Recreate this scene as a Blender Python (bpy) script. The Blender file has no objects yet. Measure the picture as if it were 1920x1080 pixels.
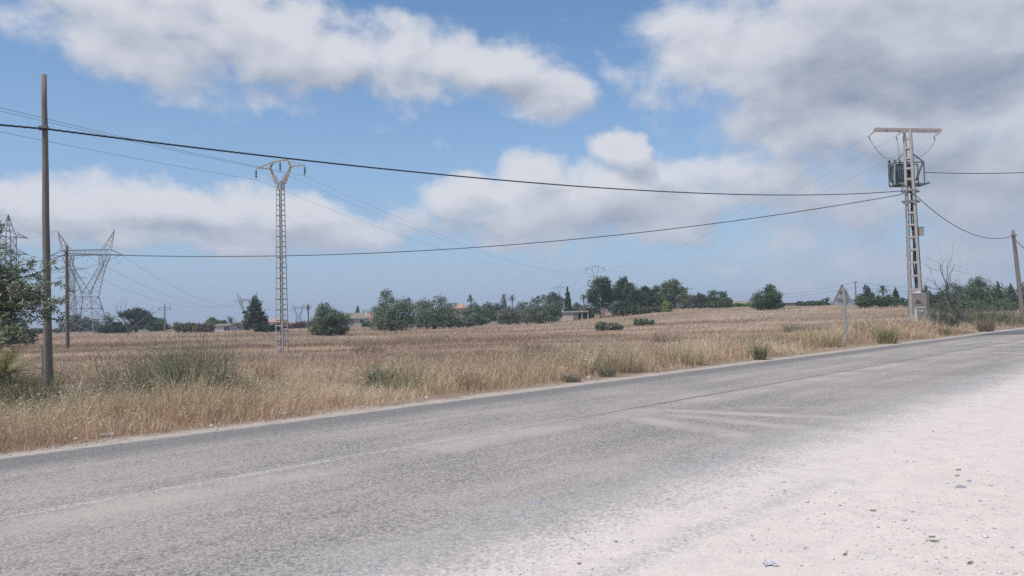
import bpy, math, random
import numpy as np
from mathutils import Vector, Matrix

R_ = math.radians
scene = bpy.context.scene
COL = scene.collection
F = 1480.0                      # focal length in pixels of the 1920 wide photograph
PITCH, ROLL, EYE = R_(2.05), R_(-1.2), 1.6
CAM = Matrix.Rotation(math.pi/2 + PITCH, 3, 'X') @ Matrix.Rotation(ROLL, 3, 'Z')
EXPO = 0.12
SKY = 0.1

# ------------------------------------------------------------------ camera maths
def ray(px, py):
    return CAM @ Vector(((px-960)/F, (540-py)/F, -1.0))
def at(px, py, Y):
    d = ray(px, py); k = Y/d.y
    return Vector((d.x*k, Y, EYE + d.z*k))
def smooth(t):
    t = np.clip(t, 0, 1); return t*t*(3-2*t)
_rs = np.random.RandomState(7)
_LAT = _rs.rand(256, 256)
def vnoise(x, y, s=1.0, o=0):
    x = np.asarray(x, float)*s + o*17.31; y = np.asarray(y, float)*s + o*9.77
    xi = np.floor(x).astype(int); yi = np.floor(y).astype(int)
    fx = x-xi; fy = y-yi; fx = fx*fx*(3-2*fx); fy = fy*fy*(3-2*fy)
    a = _LAT[xi % 256, yi % 256]; b = _LAT[(xi+1) % 256, yi % 256]
    c = _LAT[xi % 256, (yi+1) % 256]; d = _LAT[(xi+1) % 256, (yi+1) % 256]
    return (a*(1-fx)+b*fx)*(1-fy) + (c*(1-fx)+d*fx)*fy
def fbm(x, y, s=1.0, o=0):
    return (vnoise(x, y, s, o)*.5 + vnoise(x, y, s*2.1, o+3)*.27 + vnoise(x, y, s*4.3, o+5)*.15 + vnoise(x, y, s*9, o+8)*.08)

# ------------------------------------------------------------------ the lie of the land
TH = R_(47.3)
UX, UY = math.cos(TH), math.sin(TH)          # along the road
NX, NY = -math.sin(TH), math.cos(TH)         # across it, towards the field
C_NEAR, C_CRACK, C_FAR = 2.55, 7.66, 11.25
def along(x, y): return x*UX + y*UY
def across(x, y): return x*NX + y*NY
def road_xy(s, c): return (s*UX + c*NX, s*UY + c*NY)
def terrain(x, y):
    x = np.asarray(x, float); y = np.asarray(y, float)
    c = across(x, y)
    z = 2.35*smooth((x-2)/28.)*smooth((y-55)/95.)
    z = z - 2.6*smooth((-x-50)/90.)*smooth((y-170)/250.)
    z = z + 0.10*(fbm(x, y, .25, 2)-.5)*smooth((c-13)/6.)
    return z
def tz(x, y): return float(terrain(x, y))
def ground(px, Y):
    py = 590.0
    for _ in range(6):
        p = at(px, py, Y); z = tz(p.x, Y)
        py += (p.z - z)/Y*F
    p = at(px, py, Y)
    return Vector((p.x, Y, tz(p.x, Y)))
def top_z(px, py, Y): return at(px, py, Y).z

# ------------------------------------------------------------------ node helpers
class NT:
    def __init__(self, tree): self.t = tree; self.l = tree.links
    def n(self, typ, _in=None, **props):
        nd = self.t.nodes.new(typ)
        for k, v in props.items(): setattr(nd, k, v)
        for k, v in (_in or {}).items(): self.put(nd.inputs[k], v)
        return nd
    def put(self, sock, v):
        if isinstance(v, bpy.types.NodeSocket): self.l.new(v, sock)
        elif isinstance(v, bpy.types.Node): self.l.new(v.outputs[0], sock)
        else:
            if sock.type == 'RGBA' and len(v) == 3: v = (*v, 1)
            sock.default_value = v
    def m(self, op, a, b=0.0, c=0.0, clamp=False):
        nd = self.n('ShaderNodeMath', {0: a, 1: b, 2: c}, operation=op); nd.use_clamp = clamp; return nd.outputs[0]
    def vm(self, op, a, b=(0, 0, 0)):
        nd = self.n('ShaderNodeVectorMath', {0: a, 1: b}, operation=op)
        return nd.outputs['Value'] if op in ('DOT_PRODUCT', 'LENGTH') else nd.outputs[0]
    def mix(self, f, a, b, blend='MIX'):
        nd = self.n('ShaderNodeMix', data_type='RGBA', blend_type=blend)
        self.put(nd.inputs[0], f); self.put(nd.inputs[6], a); self.put(nd.inputs[7], b); return nd.outputs[2]
    def rng(self, v, a, b, c=0.0, d=1.0, smooth=True):
        nd = self.n('ShaderNodeMapRange', {0: v, 1: a, 2: b, 3: c, 4: d}); nd.interpolation_type = 'SMOOTHSTEP' if smooth else 'LINEAR'
        return nd.outputs[0]
    def noise(self, vec, scale, detail=4, rough=.55, out=0):
        nd = self.n('ShaderNodeTexNoise', {'Vector': vec, 'Scale': scale, 'Detail': detail, 'Roughness': rough}); return nd.outputs[out]

MATS = {}
def newmat(name):
    m = bpy.data.materials.new(name); m.use_nodes = True
    m.node_tree.nodes.clear(); MATS[name] = m
    nt = NT(m.node_tree)
    out = nt.n('ShaderNodeOutputMaterial')
    return m, nt, out
def simple(name, col, rough=.6, metal=0.0, var=.18, scale=6.0, bump=.0, col2=None, amt2=.35, streak=False):
    m, nt, out = newmat(name)
    tc = nt.n('ShaderNodeTexCoord').outputs['Object']
    vec = nt.n('ShaderNodeMapping', {0: tc, 'Scale': (1, 1, .12)}).outputs[0] if streak else tc
    n1 = nt.noise(vec, scale, 6, .6)
    c = nt.mix(n1, tuple(x*(1-var) for x in col), tuple(min(1, x*(1+var)) for x in col))
    if col2:
        n2 = nt.rng(nt.noise(vec, scale*.45, 5, .65), .5, .72)
        c = nt.mix(nt.m('MULTIPLY', n2, amt2*2, clamp=True), c, col2)
    b = nt.n('ShaderNodeBsdfPrincipled', {'Base Color': c, 'Roughness': rough, 'Metallic': metal})
    b.inputs['Specular IOR Level'].default_value = .3
    if bump:
        bp = nt.n('ShaderNodeBump', {'Height': nt.noise(vec, scale*5, 5, .6), 'Strength': bump, 'Distance': .02}); nt.put(b.inputs['Normal'], bp.outputs[0])
    nt.put(out.inputs[0], b.outputs[0])
    return m
def leafmat(name, trans=.3, rough=.65):
    m, nt, out = newmat(name)
    a = nt.n('ShaderNodeAttribute', attribute_name='Col').outputs['Color']
    d = nt.n('ShaderNodeBsdfPrincipled', {'Base Color': a, 'Roughness': rough}); d.inputs['Specular IOR Level'].default_value = .25
    t = nt.n('ShaderNodeBsdfTranslucent', {0: a})
    mx = nt.n('ShaderNodeMixShader', {0: trans, 1: d.outputs[0], 2: t.outputs[0]})
    nt.put(out.inputs[0], mx.outputs[0]); return m

# ------------------------------------------------------------------ mesh helpers
def tag(o, label=None, cat=None, group=None, kind=None):
    if label: o['label'] = label
    if cat: o['category'] = cat
    if group: o['group'] = group
    if kind: o['kind'] = kind
    return o
def empty(name, loc, rz=0.0, label=None, cat=None, group=None):
    o = bpy.data.objects.new(name, None); COL.objects.link(o)
    o.location = loc; o.rotation_euler = (0, 0, rz); o.empty_display_size = .2
    return tag(o, label, cat, group)
def link(name, me, mat, parent=None, smoothed=False):
    if mat: me.materials.append(mat)
    if smoothed: me.polygons.foreach_set('use_smooth', [True]*len(me.polygons))
    o = bpy.data.objects.new(name, me); COL.objects.link(o)
    if parent: o.parent = parent
    return o
class MB:
    def __init__(self): self.v = []; self.f = []
    def add(self, vs, fs):
        k = len(self.v); self.v += [tuple(p) for p in vs]; self.f += [tuple(i+k for i in q) for q in fs]; return self
    def box(self, a, b, M=None):
        x0, y0, z0 = a; x1, y1, z1 = b
        vs = [Vector(p) for p in ((x0,y0,z0),(x1,y0,z0),(x1,y1,z0),(x0,y1,z0),(x0,y0,z1),(x1,y0,z1),(x1,y1,z1),(x0,y1,z1))]
        if M: vs = [M @ p for p in vs]
        return self.add(vs, [(0,3,2,1),(4,5,6,7),(0,1,5,4),(1,2,6,5),(2,3,7,6),(3,0,4,7)])
    def bar(self, p, q, w, d=None, up=(0, 0, 1)):
        d = d or w; p = Vector(p); q = Vector(q); a = (q-p).normalized(); up = Vector(up)
        if abs(a.dot(up)) > .95: up = Vector((0, 1, 0)) if abs(a.y) < .9 else Vector((1, 0, 0))
        s = a.cross(up).normalized(); t = s.cross(a)
        c = [s*(w/2)+t*(d/2), -s*(w/2)+t*(d/2), -s*(w/2)-t*(d/2), s*(w/2)-t*(d/2)]
        return self.add([p+e for e in c]+[q+e for e in c], [(0,1,2,3),(7,6,5,4),(0,4,5,1),(1,5,6,2),(2,6,7,3),(3,7,4,0)])
    def tube(self, pts, rad, n=6, cap=True):
        pts = [Vector(p) for p in pts]; m = len(pts)
        rad = rad if isinstance(rad, (list, tuple)) else [rad]*m
        k = len(self.v); prev = None
        for i, p in enumerate(pts):
            a = (pts[min(i+1, m-1)]-pts[max(i-1, 0)]).normalized()
            if prev is None:
                s = a.cross(Vector((0, 0, 1)) if abs(a.z) < .9 else Vector((1, 0, 0))).normalized()
            else:
                s = (prev - a*prev.dot(a)).normalized()
            prev = s; t = a.cross(s)
            for j in range(n):
                an = 2*math.pi*j/n
                self.v.append(tuple(p + (s*math.cos(an)+t*math.sin(an))*rad[i]))
        for i in range(m-1):
            for j in range(n):
                j2 = (j+1) % n
                self.f.append((k+i*n+j, k+i*n+j2, k+(i+1)*n+j2, k+(i+1)*n+j))
        if cap:
            self.f.append(tuple(k+j for j in reversed(range(n)))); self.f.append(tuple(k+(m-1)*n+j for j in range(n)))
        return self
    def lathe(self, prof, M, n=10):
        k = len(self.v); m = len(prof)
        for r, z in prof:
            for j in range(n):
                an = 2*math.pi*j/n; self.v.append(tuple(M @ Vector((r*math.cos(an), r*math.sin(an), z))))
        for i in range(m-1):
            for j in range(n):
                j2 = (j+1) % n; self.f.append((k+i*n+j, k+i*n+j2, k+(i+1)*n+j2, k+(i+1)*n+j))
        self.f.append(tuple(k+j for j in reversed(range(n)))); self.f.append(tuple(k+(m-1)*n+j for j in range(n)))
        return self
    def build(self, name, mat, parent=None, smoothed=False):
        me = bpy.data.meshes.new(name); me.from_pydata(self.v, [], self.f); me.update()
        return link(name, me, mat, parent, smoothed)
def poly_mesh(name, verts, groups, colors, mat, parent=None):
    """verts Nx3; groups: list of index arrays (K x n); colors Nx3 per vertex"""
    me = bpy.data.meshes.new(name)
    me.vertices.add(len(verts)); me.vertices.foreach_set('co', np.asarray(verts, np.float32).ravel())
    loops = np.concatenate([g.ravel() for g in groups]).astype(np.int32)
    tot = np.concatenate([np.full(len(g), g.shape[1], np.int32) for g in groups])
    start = np.concatenate([[0], np.cumsum(tot)[:-1]]).astype(np.int32)
    me.loops.add(len(loops)); me.loops.foreach_set('vertex_index', loops)
    me.polygons.add(len(tot)); me.polygons.foreach_set('loop_start', start)
    me.update(calc_edges=True)
    if colors is not None:
        at_ = me.attributes.new('Col', 'FLOAT_COLOR', 'POINT')
        at_.data.foreach_set('color', np.concatenate([colors, np.ones((len(verts), 1))], 1).astype(np.float32).ravel())
    return link(name, me, mat, parent)
def unit(a): return a/np.maximum(np.linalg.norm(a, axis=1, keepdims=True), 1e-9)
def leaf_cards(pos, nrm, size, aspect, rs):
    """diamond leaves lying across the given normals"""
    n = len(pos); nrm = unit(nrm)
    r = unit(rs.normal(size=(n, 3))); t = unit(np.cross(nrm, r)); b = np.cross(nrm, t)
    s = size[:, None]
    v = np.stack([pos-t*s*.5, pos+b*s*.5*aspect, pos+t*s*.5, pos-b*s*.5*aspect], 1).reshape(-1, 3)
    return v, np.arange(4*n).reshape(n, 4)

# ------------------------------------------------------------------ materials
def road_coords(nt):
    g = nt.n('ShaderNodeNewGeometry').outputs['Position']
    s = nt.vm('DOT_PRODUCT', g, (UX, UY, 0)); c = nt.vm('DOT_PRODUCT', g, (NX, NY, 0))
    return g, s, c
def gravel_color(nt, g):
    big = nt.noise(g, .55, 5, .6); mid = nt.noise(g, 4, 5, .65); fine = nt.noise(g, 60, 3, .7)
    c = nt.mix(big, (.655, .555, .49), (.725, .635, .575))
    c = nt.mix(nt.rng(mid, .42, .68), c, (.60, .525, .475))
    c = nt.mix(nt.rng(nt.noise(g, 1.7, 6, .7), .5, .72, 0, .55), c, (.55, .49, .45))
    v = nt.n('ShaderNodeTexVoronoi', {'Vector': g, 'Scale': 55}); 
    spk = nt.rng(v.outputs['Distance'], .0, .42, 1, 0)
    vcol = nt.n('ShaderNodeSeparateColor', {0: v.outputs['Color']}).outputs[0]
    c = nt.mix(nt.m('MULTIPLY', nt.m('GREATER_THAN', vcol, .88), .22), c, (.42, .37, .34))
    c = nt.mix(nt.m('MULTIPLY', nt.m('LESS_THAN', vcol, .12), .35), c, (.84, .78, .74))
    c = nt.mix(nt.rng(fine, .35, .7, 0, .5), c, (.58, .50, .455))
    h = nt.m('ADD', nt.m('MULTIPLY', spk, .6), nt.m('MULTIPLY', mid, 1.2))
    return c, h
def make_gravel():
    m, nt, out = newmat('gravel')
    g = nt.n('ShaderNodeNewGeometry').outputs['Position']
    c, h = gravel_color(nt, g)
    b = nt.n('ShaderNodeBsdfPrincipled', {'Base Color': c, 'Roughness': .95}); b.inputs['Specular IOR Level'].default_value = .1
    bp = nt.n('ShaderNodeBump', {'Height': h, 'Strength': .4, 'Distance': .010}); nt.put(b.inputs['Normal'], bp.outputs[0])
    nt.put(out.inputs[0], b.outputs[0]); return m
def make_road():
    m, nt, out = newmat('asphalt')
    g, s, c = road_coords(nt)
    stretch = nt.n('ShaderNodeCombineXYZ', {0: nt.m('MULTIPLY', s, .12), 1: c, 2: 0.0}).outputs[0]
    v = nt.n('ShaderNodeTexVoronoi', {'Vector': g, 'Scale': 62})
    vc = nt.n('ShaderNodeSeparateColor', {0: v.outputs['Color']}).outputs[0]
    v2 = nt.n('ShaderNodeTexVoronoi', {'Vector': g, 'Scale': 40})
    vc2 = nt.n('ShaderNodeSeparateColor', {0: v2.outputs['Color']}).outputs[1]
    a = nt.mix(vc, (.15, .138, .125), (.43, .385, .34))
    a = nt.mix(nt.m('MULTIPLY', nt.rng(vc2, .66, .92), .6), a, (.085, .087, .092))
    a = nt.mix(nt.m('MULTIPLY', nt.rng(vc2, .22, .02), .35), a, (.45, .43, .42))
    band = nt.noise(stretch, 1.1, 4, .6)
    patch = nt.noise(g, .35, 5, .6)
    # fine dust bedded between the chippings
    dust = nt.m('MULTIPLY', nt.rng(nt.m('ADD', nt.m('MULTIPLY', band, .6), nt.m('MULTIPLY', patch, .5)), .42, .72), .55)
    cent = nt.m('SUBTRACT', 1.0, nt.rng(nt.m('ABSOLUTE', nt.m('SUBTRACT', c, nt.m('ADD', C_CRACK-.45, nt.m('MULTIPLY', nt.m('SUBTRACT', patch, .5), .5)))), .1, .65))
    dust = nt.m('MAXIMUM', dust, nt.m('MULTIPLY', cent, nt.rng(patch, .38, .62, .2, .7)))
    # dust carried across by tyres leaving the gravel lot
    nz = nt.noise(g, 1.3, 5, .65)
    for s0, k, w, c0, c1, amt in ((9.2, -.35, .30, 4.3, 7.3, .75), (10.5, -.10, .26, 4.0, 7.1, .7), (11.9, .22, .24, 3.8, 7.4, .8), (13.4, .5, .22, 4.2, 6.6, .45), (30.6, -.25, .3, 3.6, 6.9, .8), (33.6, -.2, .35, 3.6, 7.0, .6)):
        ss = nt.m('MULTIPLY_ADD', nt.m('SUBTRACT', c, 4.0), -k, s0)
        ds = nt.m('ABSOLUTE', nt.m('SUBTRACT', nt.m('ADD', s, nt.m('MULTIPLY', nt.m('SUBTRACT', nz, .5), .5)), ss))
        tr = nt.m('MULTIPLY', nt.rng(ds, w*.1, w*1.6, 1, 0), nt.m('MULTIPLY', nt.rng(c, c0, c0+.6), nt.rng(c, c1-.7, c1, 1, 0)))
        dust = nt.m('MAXIMUM', dust, nt.m('MULTIPLY', tr, nt.m('MULTIPLY', amt, nt.rng(nz, .3, .6, .45, 1))))
    # unworn dark margin beside the field
    edge = nt.m('MULTIPLY', nt.rng(c, 9.75, 10.5), nt.rng(nt.m('ADD', c, nt.m('MULTIPLY', nt.m('SUBTRACT', nz, .5), .5)), 10.95, 11.2, 1, 0))
    dust = nt.m('MULTIPLY', dust, nt.m('MULTIPLY_ADD', edge, -.85, 1.0))
    a = nt.mix(nt.m('MULTIPLY', edge, .5), a, (.115, .118, .125))
    a = nt.mix(dust, a, (.49, .425, .375))
    # worn remains of a painted centre line, and the joint beside it
    ln = nt.m('MULTIPLY', nt.rng(nt.m('ABSOLUTE', nt.m('SUBTRACT', c, C_CRACK+.02)), .04, .075, 1, 0), nt.rng(nt.m('ADD', nt.m('MULTIPLY', nz, .6), nt.m('MULTIPLY', vc, .4)), .36, .62))
    a = nt.mix(nt.m('MULTIPLY', ln, nt.rng(s, 2, 15, .55, .14)), a, (.60, .57, .53))
    wob = nt.m('MULTIPLY', nt.m('SUBTRACT', nt.noise(g, .8, 6, .6), .5), .10)
    cr = nt.m('MULTIPLY', nt.rng(nt.m('ABSOLUTE', nt.m('SUBTRACT', nt.m('ADD', c, wob), C_CRACK-.05)), .014, .042, 1, 0), nt.rng(s, 7, 14, 0, 1))
    a = nt.mix(nt.m('MULTIPLY', cr, .9), a, (.07, .07, .075))
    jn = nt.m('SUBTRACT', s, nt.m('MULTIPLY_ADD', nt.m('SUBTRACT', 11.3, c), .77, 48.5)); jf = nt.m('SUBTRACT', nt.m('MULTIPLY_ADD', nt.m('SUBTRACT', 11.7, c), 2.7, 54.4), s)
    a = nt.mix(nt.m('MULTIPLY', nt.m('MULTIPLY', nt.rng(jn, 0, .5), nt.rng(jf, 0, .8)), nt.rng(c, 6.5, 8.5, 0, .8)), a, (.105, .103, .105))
    # field side lip: pale dirt washed over the asphalt
    lip = nt.rng(nt.m('ADD', c, nt.m('MULTIPLY', nt.m('SUBTRACT', nt.noise(g, 2.2, 6, .7), .5), .5)), 11.0, 11.22)
    a = nt.mix(nt.m('MULTIPLY', lip, .9), a, (.46, .40, .35))
    # the gravel lot side: chippings thin out until only gravel is left
    gc, gh = gravel_color(nt, g)
    thr = nt.m('ADD', c, nt.m('ADD', nt.m('MULTIPLY', nt.m('SUBTRACT', vc2, .5), .62), nt.m('ADD', nt.m('MULTIPLY', nt.m('SUBTRACT', nz, .5), .9), nt.m('MULTIPLY', nt.m('SUBTRACT', vc, .5), .5))))
    gr = nt.rng(thr, 3.35, 4.05, 1, 0)
    soft = nt.rng(nt.m('ADD', c, nt.m('MULTIPLY', nt.m('SUBTRACT', nz, .5), 1.2)), 3.3, 5.3, .55, 0)
    a = nt.mix(soft, a, (.50, .475, .46))
    strip = nt.m('MULTIPLY', nt.rng(nt.m('ABSOLUTE', nt.m('SUBTRACT', nt.m('ADD', c, nt.m('MULTIPLY', nt.m('SUBTRACT', nz, .5), .35)), 2.92)), .03, .22, 1, 0), nt.m('MULTIPLY', nt.rng(s, 3.2, 4.2), nt.rng(s, 7.0, 7.9, 1, 0)))
    strip = nt.m('MULTIPLY', strip, nt.rng(nt.m('ADD', nt.m('MULTIPLY', vc2, .5), nt.m('MULTIPLY', vc, .5)), .35, .62))
    gr = nt.m('MULTIPLY', gr, nt.m('MULTIPLY_ADD', strip, -.75, 1.0))
    col = nt.mix(gr, a, gc)
    hgt = nt.m('ADD', nt.m('MULTIPLY', v.outputs['Distance'], -1.0), nt.m('MULTIPLY', v2.outputs['Distance'], -.7))
    b = nt.n('ShaderNodeBsdfPrincipled', {'Base Color': col, 'Roughness': .9}); b.inputs['Specular IOR Level'].default_value = .2
    bp = nt.n('ShaderNodeBump', {'Height': hgt, 'Strength': .35, 'Distance': .010}); nt.put(b.inputs['Normal'], bp.outputs[0])
    nt.put(out.inputs[0], b.outputs[0]); return m
def make_soil():
    m, nt, out = newmat('field_soil')
    g, s, c = road_coords(nt)
    big = nt.noise(g, .09, 5, .6); mid = nt.noise(g, 1.2, 6, .65); fine = nt.noise(g, 14, 5, .7)
    col = nt.mix(nt.rng(big, .35, .65), (.27, .195, .15), (.36, .275, .21))
    col = nt.mix(nt.rng(mid, .4, .7, 0, .6), col, (.17, .12, .085))
    col = nt.mix(nt.rng(fine, .4, .75, 0, .6), col, (.36, .28, .20))
    ce = nt.m('ADD', c, nt.m('MULTIPLY', nt.m('SUBTRACT', mid, .5), .9))
    col = nt.mix(nt.rng(ce, 11.3, 11.9, 1, 0), col, nt.mix(fine, (.34, .275, .225), (.55, .48, .42)))
    b = nt.n('ShaderNodeBsdfPrincipled', {'Base Color': col, 'Roughness': 1}); b.inputs['Specular IOR Level'].default_value = .05
    bp = nt.n('ShaderNodeBump', {'Height': nt.m('ADD', mid, nt.m('MULTIPLY', fine, .3)), 'Strength': .8, 'Distance': .06}); nt.put(b.inputs['Normal'], bp.outputs[0])
    nt.put(out.inputs[0], b.outputs[0]); return m
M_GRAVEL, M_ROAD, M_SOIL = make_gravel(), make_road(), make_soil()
M_GRASS = leafmat('dry_straw', .35, .8)
M_LEAF = leafmat('foliage', .25, .7)
M_FROND = leafmat('palm_leaf', .2, .5)
M_BARK = simple('bark', (.13, .10, .075), .9, scale=9, bump=.5, streak=True)
M_STEM = simple('dry_stem', (.24, .19, .135), .9, scale=9)
M_DEAD = simple('dead_bark', (.115, .10, .088), .9, scale=9, bump=.4, streak=True)
M_POLE = simple('weathered_pole_wood', (.20, .175, .15), .9, var=.3, scale=18, bump=.5, col2=(.13, .11, .09), streak=True)
M_POLE2 = simple('dark_pole_wood', (.15, .12, .10), .9, var=.3, scale=18, bump=.5, streak=True)
M_GALV = simple('galvanised_steel', (.37, .36, .35), .55, .25, var=.12, scale=5, col2=(.36, .29, .23), amt2=.3)
M_RUST = simple('pink_rusted_steel', (.40, .35, .32), .7, .1, var=.15, scale=7, col2=(.31, .23, .18), amt2=.35)
M_DKST = simple('dark_steel', (.15, .158, .165), .6, .3, scale=7)
M_FAR = simple('pylon_steel', (.22, .22, .225), .6, .2, var=.1, scale=1)
M_CABLE = simple('black_cable', (.045, .047, .052), .6, scale=20)
M_WIRE = simple('grey_wire', (.26, .27, .29), .5, .3, scale=20)
M_TANK = simple('transformer_paint', (.13, .17, .195), .5, scale=5, col2=(.12, .12, .11))
M_PORC = simple('brown_porcelain', (.10, .075, .065), .25, scale=9)
M_INSU = simple('pink_polymer', (.42, .30, .27), .5, scale=9)
M_GLASSI = simple('insulator_glass', (.07, .085, .10), .2, scale=9)
M_CAB = simple('cabinet_grey', (.20, .175, .16), .7, scale=3, col2=(.15, .13, .12))
M_CABL = simple('cabinet_pale', (.33, .30, .26), .75, scale=3, col2=(.24, .21, .18))
M_WHITE = simple('dirty_white_paint', (.62, .60, .57), .7, scale=4, col2=(.45, .42, .38))
M_CONC = simple('rough_concrete', (.36, .335, .30), .95, scale=6, bump=.5, col2=(.26, .24, .21))
M_INK = simple('graffiti_paint', (.025, .025, .03), .6, scale=20)
M_SIGN = simple('sign_back_aluminium', (.40, .40, .41), .6, .1, var=.08, scale=3, col2=(.33, .325, .32))
M_POST = simple('sign_post_zinc', (.40, .385, .36), .6, .2, var=.15, scale=7, col2=(.27, .24, .21))
M_WALLB = simple('beige_render', (.42, .37, .31), .9, scale=1.2, col2=(.33, .29, .24))
M_WALLW = simple('white_render', (.62, .58, .52), .9, scale=1.2, col2=(.5, .46, .41))
M_WALLY = simple('yellow_render', (.52, .46, .30), .9, scale=1.2)
M_BRICK = simple('red_brick', (.27, .165, .135), .9, scale=3, col2=(.25, .13, .10))
M_ROOF = simple('terracotta_tiles', (.46, .27, .20), .9, scale=2, col2=(.36, .24, .19))
M_ROOFG = simple('brown_weathered_tiles', (.23, .20, .17), .95, scale=2, col2=(.17, .15, .13))
M_GLASS = simple('dark_window_glass', (.03, .035, .04), .15, scale=2)
M_SLATE = simple('grey_flat_stone', (.30, .31, .34), .8, scale=8, bump=.4)
M_NET = simple('dark_windbreak_netting', (.11, .095, .095), .95, scale=1)
M_LITTER = simple('crumpled_paper', (.50, .50, .52), .8, scale=12)
M_MARK = simple('faded_chalk_paint', (.44, .41, .385), .9, scale=30)

# ------------------------------------------------------------------ world: sky with clouds
def sky_uv(px, py):
    d = ray(px, py).normalized(); return math.atan2(d.x, d.y), math.asin(d.z)
CLOUDS = [  # px, py, rx, ry, tilt deg (anticlockwise), strength
    (400, 30, 330, 70, -4, 1.0), (560, 75, 250, 80, 0, 1.1), (170, 55, 150, 55, -16, .65), (290, 110, 170, 60, -12, .8),
    (760, 110, 170, 70, -10, .9), (930, 130, 190, 75, -16, 1.0), (1030, 175, 90, 55, -20, .8), (480, 150, 130, 40, -8, .45),
    (1155, 115, 62, 36, -30, .30),
    (1480, 60, 260, 120, 0, 1.0), (1760, 90, 330, 170, 0, 1.3), (1430, 170, 190, 55, -8, .8), (1600, 225, 300, 75, -4, 1.1), (1900, 220, 260, 120, 0, .9),
    (1800, 330, 420, 110, 0, .75), (1500, 330, 260, 70, 0, .55), (1850, 430, 360, 110, 0, .55), (1560, 440, 320, 50, 0, .38), (1700, 520, 360, 50, 0, .42),
    (50, 365, 130, 42, 4, .9), (190, 385, 150, 45, -6, .9), (385, 385, 130, 55, 0, 1.0), (330, 425, 340, 34, 0, .8), (560, 420, 150, 42, -8, .85), (700, 435, 150, 30, 0, .65),
    (880, 375, 110, 58, 8, 1.0), (1010, 345, 110, 62, 0, 1.0), (1160, 285, 62, 50, 0, 1.05), (1100, 390, 260, 72, 0, 1.1), (1280, 360, 190, 80, 0, .85), (1010, 440, 330, 36, 0, .7),
    (1350, 490, 95, 24, 8, .34), (1480, 480, 130, 26, 0, .26), (835, 275, 44, 16, -8, .16), (600, 545, 60, 12, 0, .10), (930, 535, 60, 14, 0, .16), (1250, 520, 120, 22, 0, .16), (30, 440, 120, 36, 0, .5),
]
BELLIES = [(1680, 165, 330, 70, .60), (1420, 235, 260, 60, .35), (1740, 330, 420, 70, .45), (1850, 440, 360, 90, .35), (520, 150, 330, 50, .30), (330, 90, 200, 50, .22),
           (1000, 175, 130, 40, .25), (150, 415, 220, 30, .35), (430, 440, 260, 28, .40), (900, 440, 240, 35, .40), (1200, 410, 260, 45, .35), (1560, 400, 300, 60, .30)]
SUN_AZ, SUN_EL = R_(-132), R_(58)       # azimuth from +Y towards +X
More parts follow.
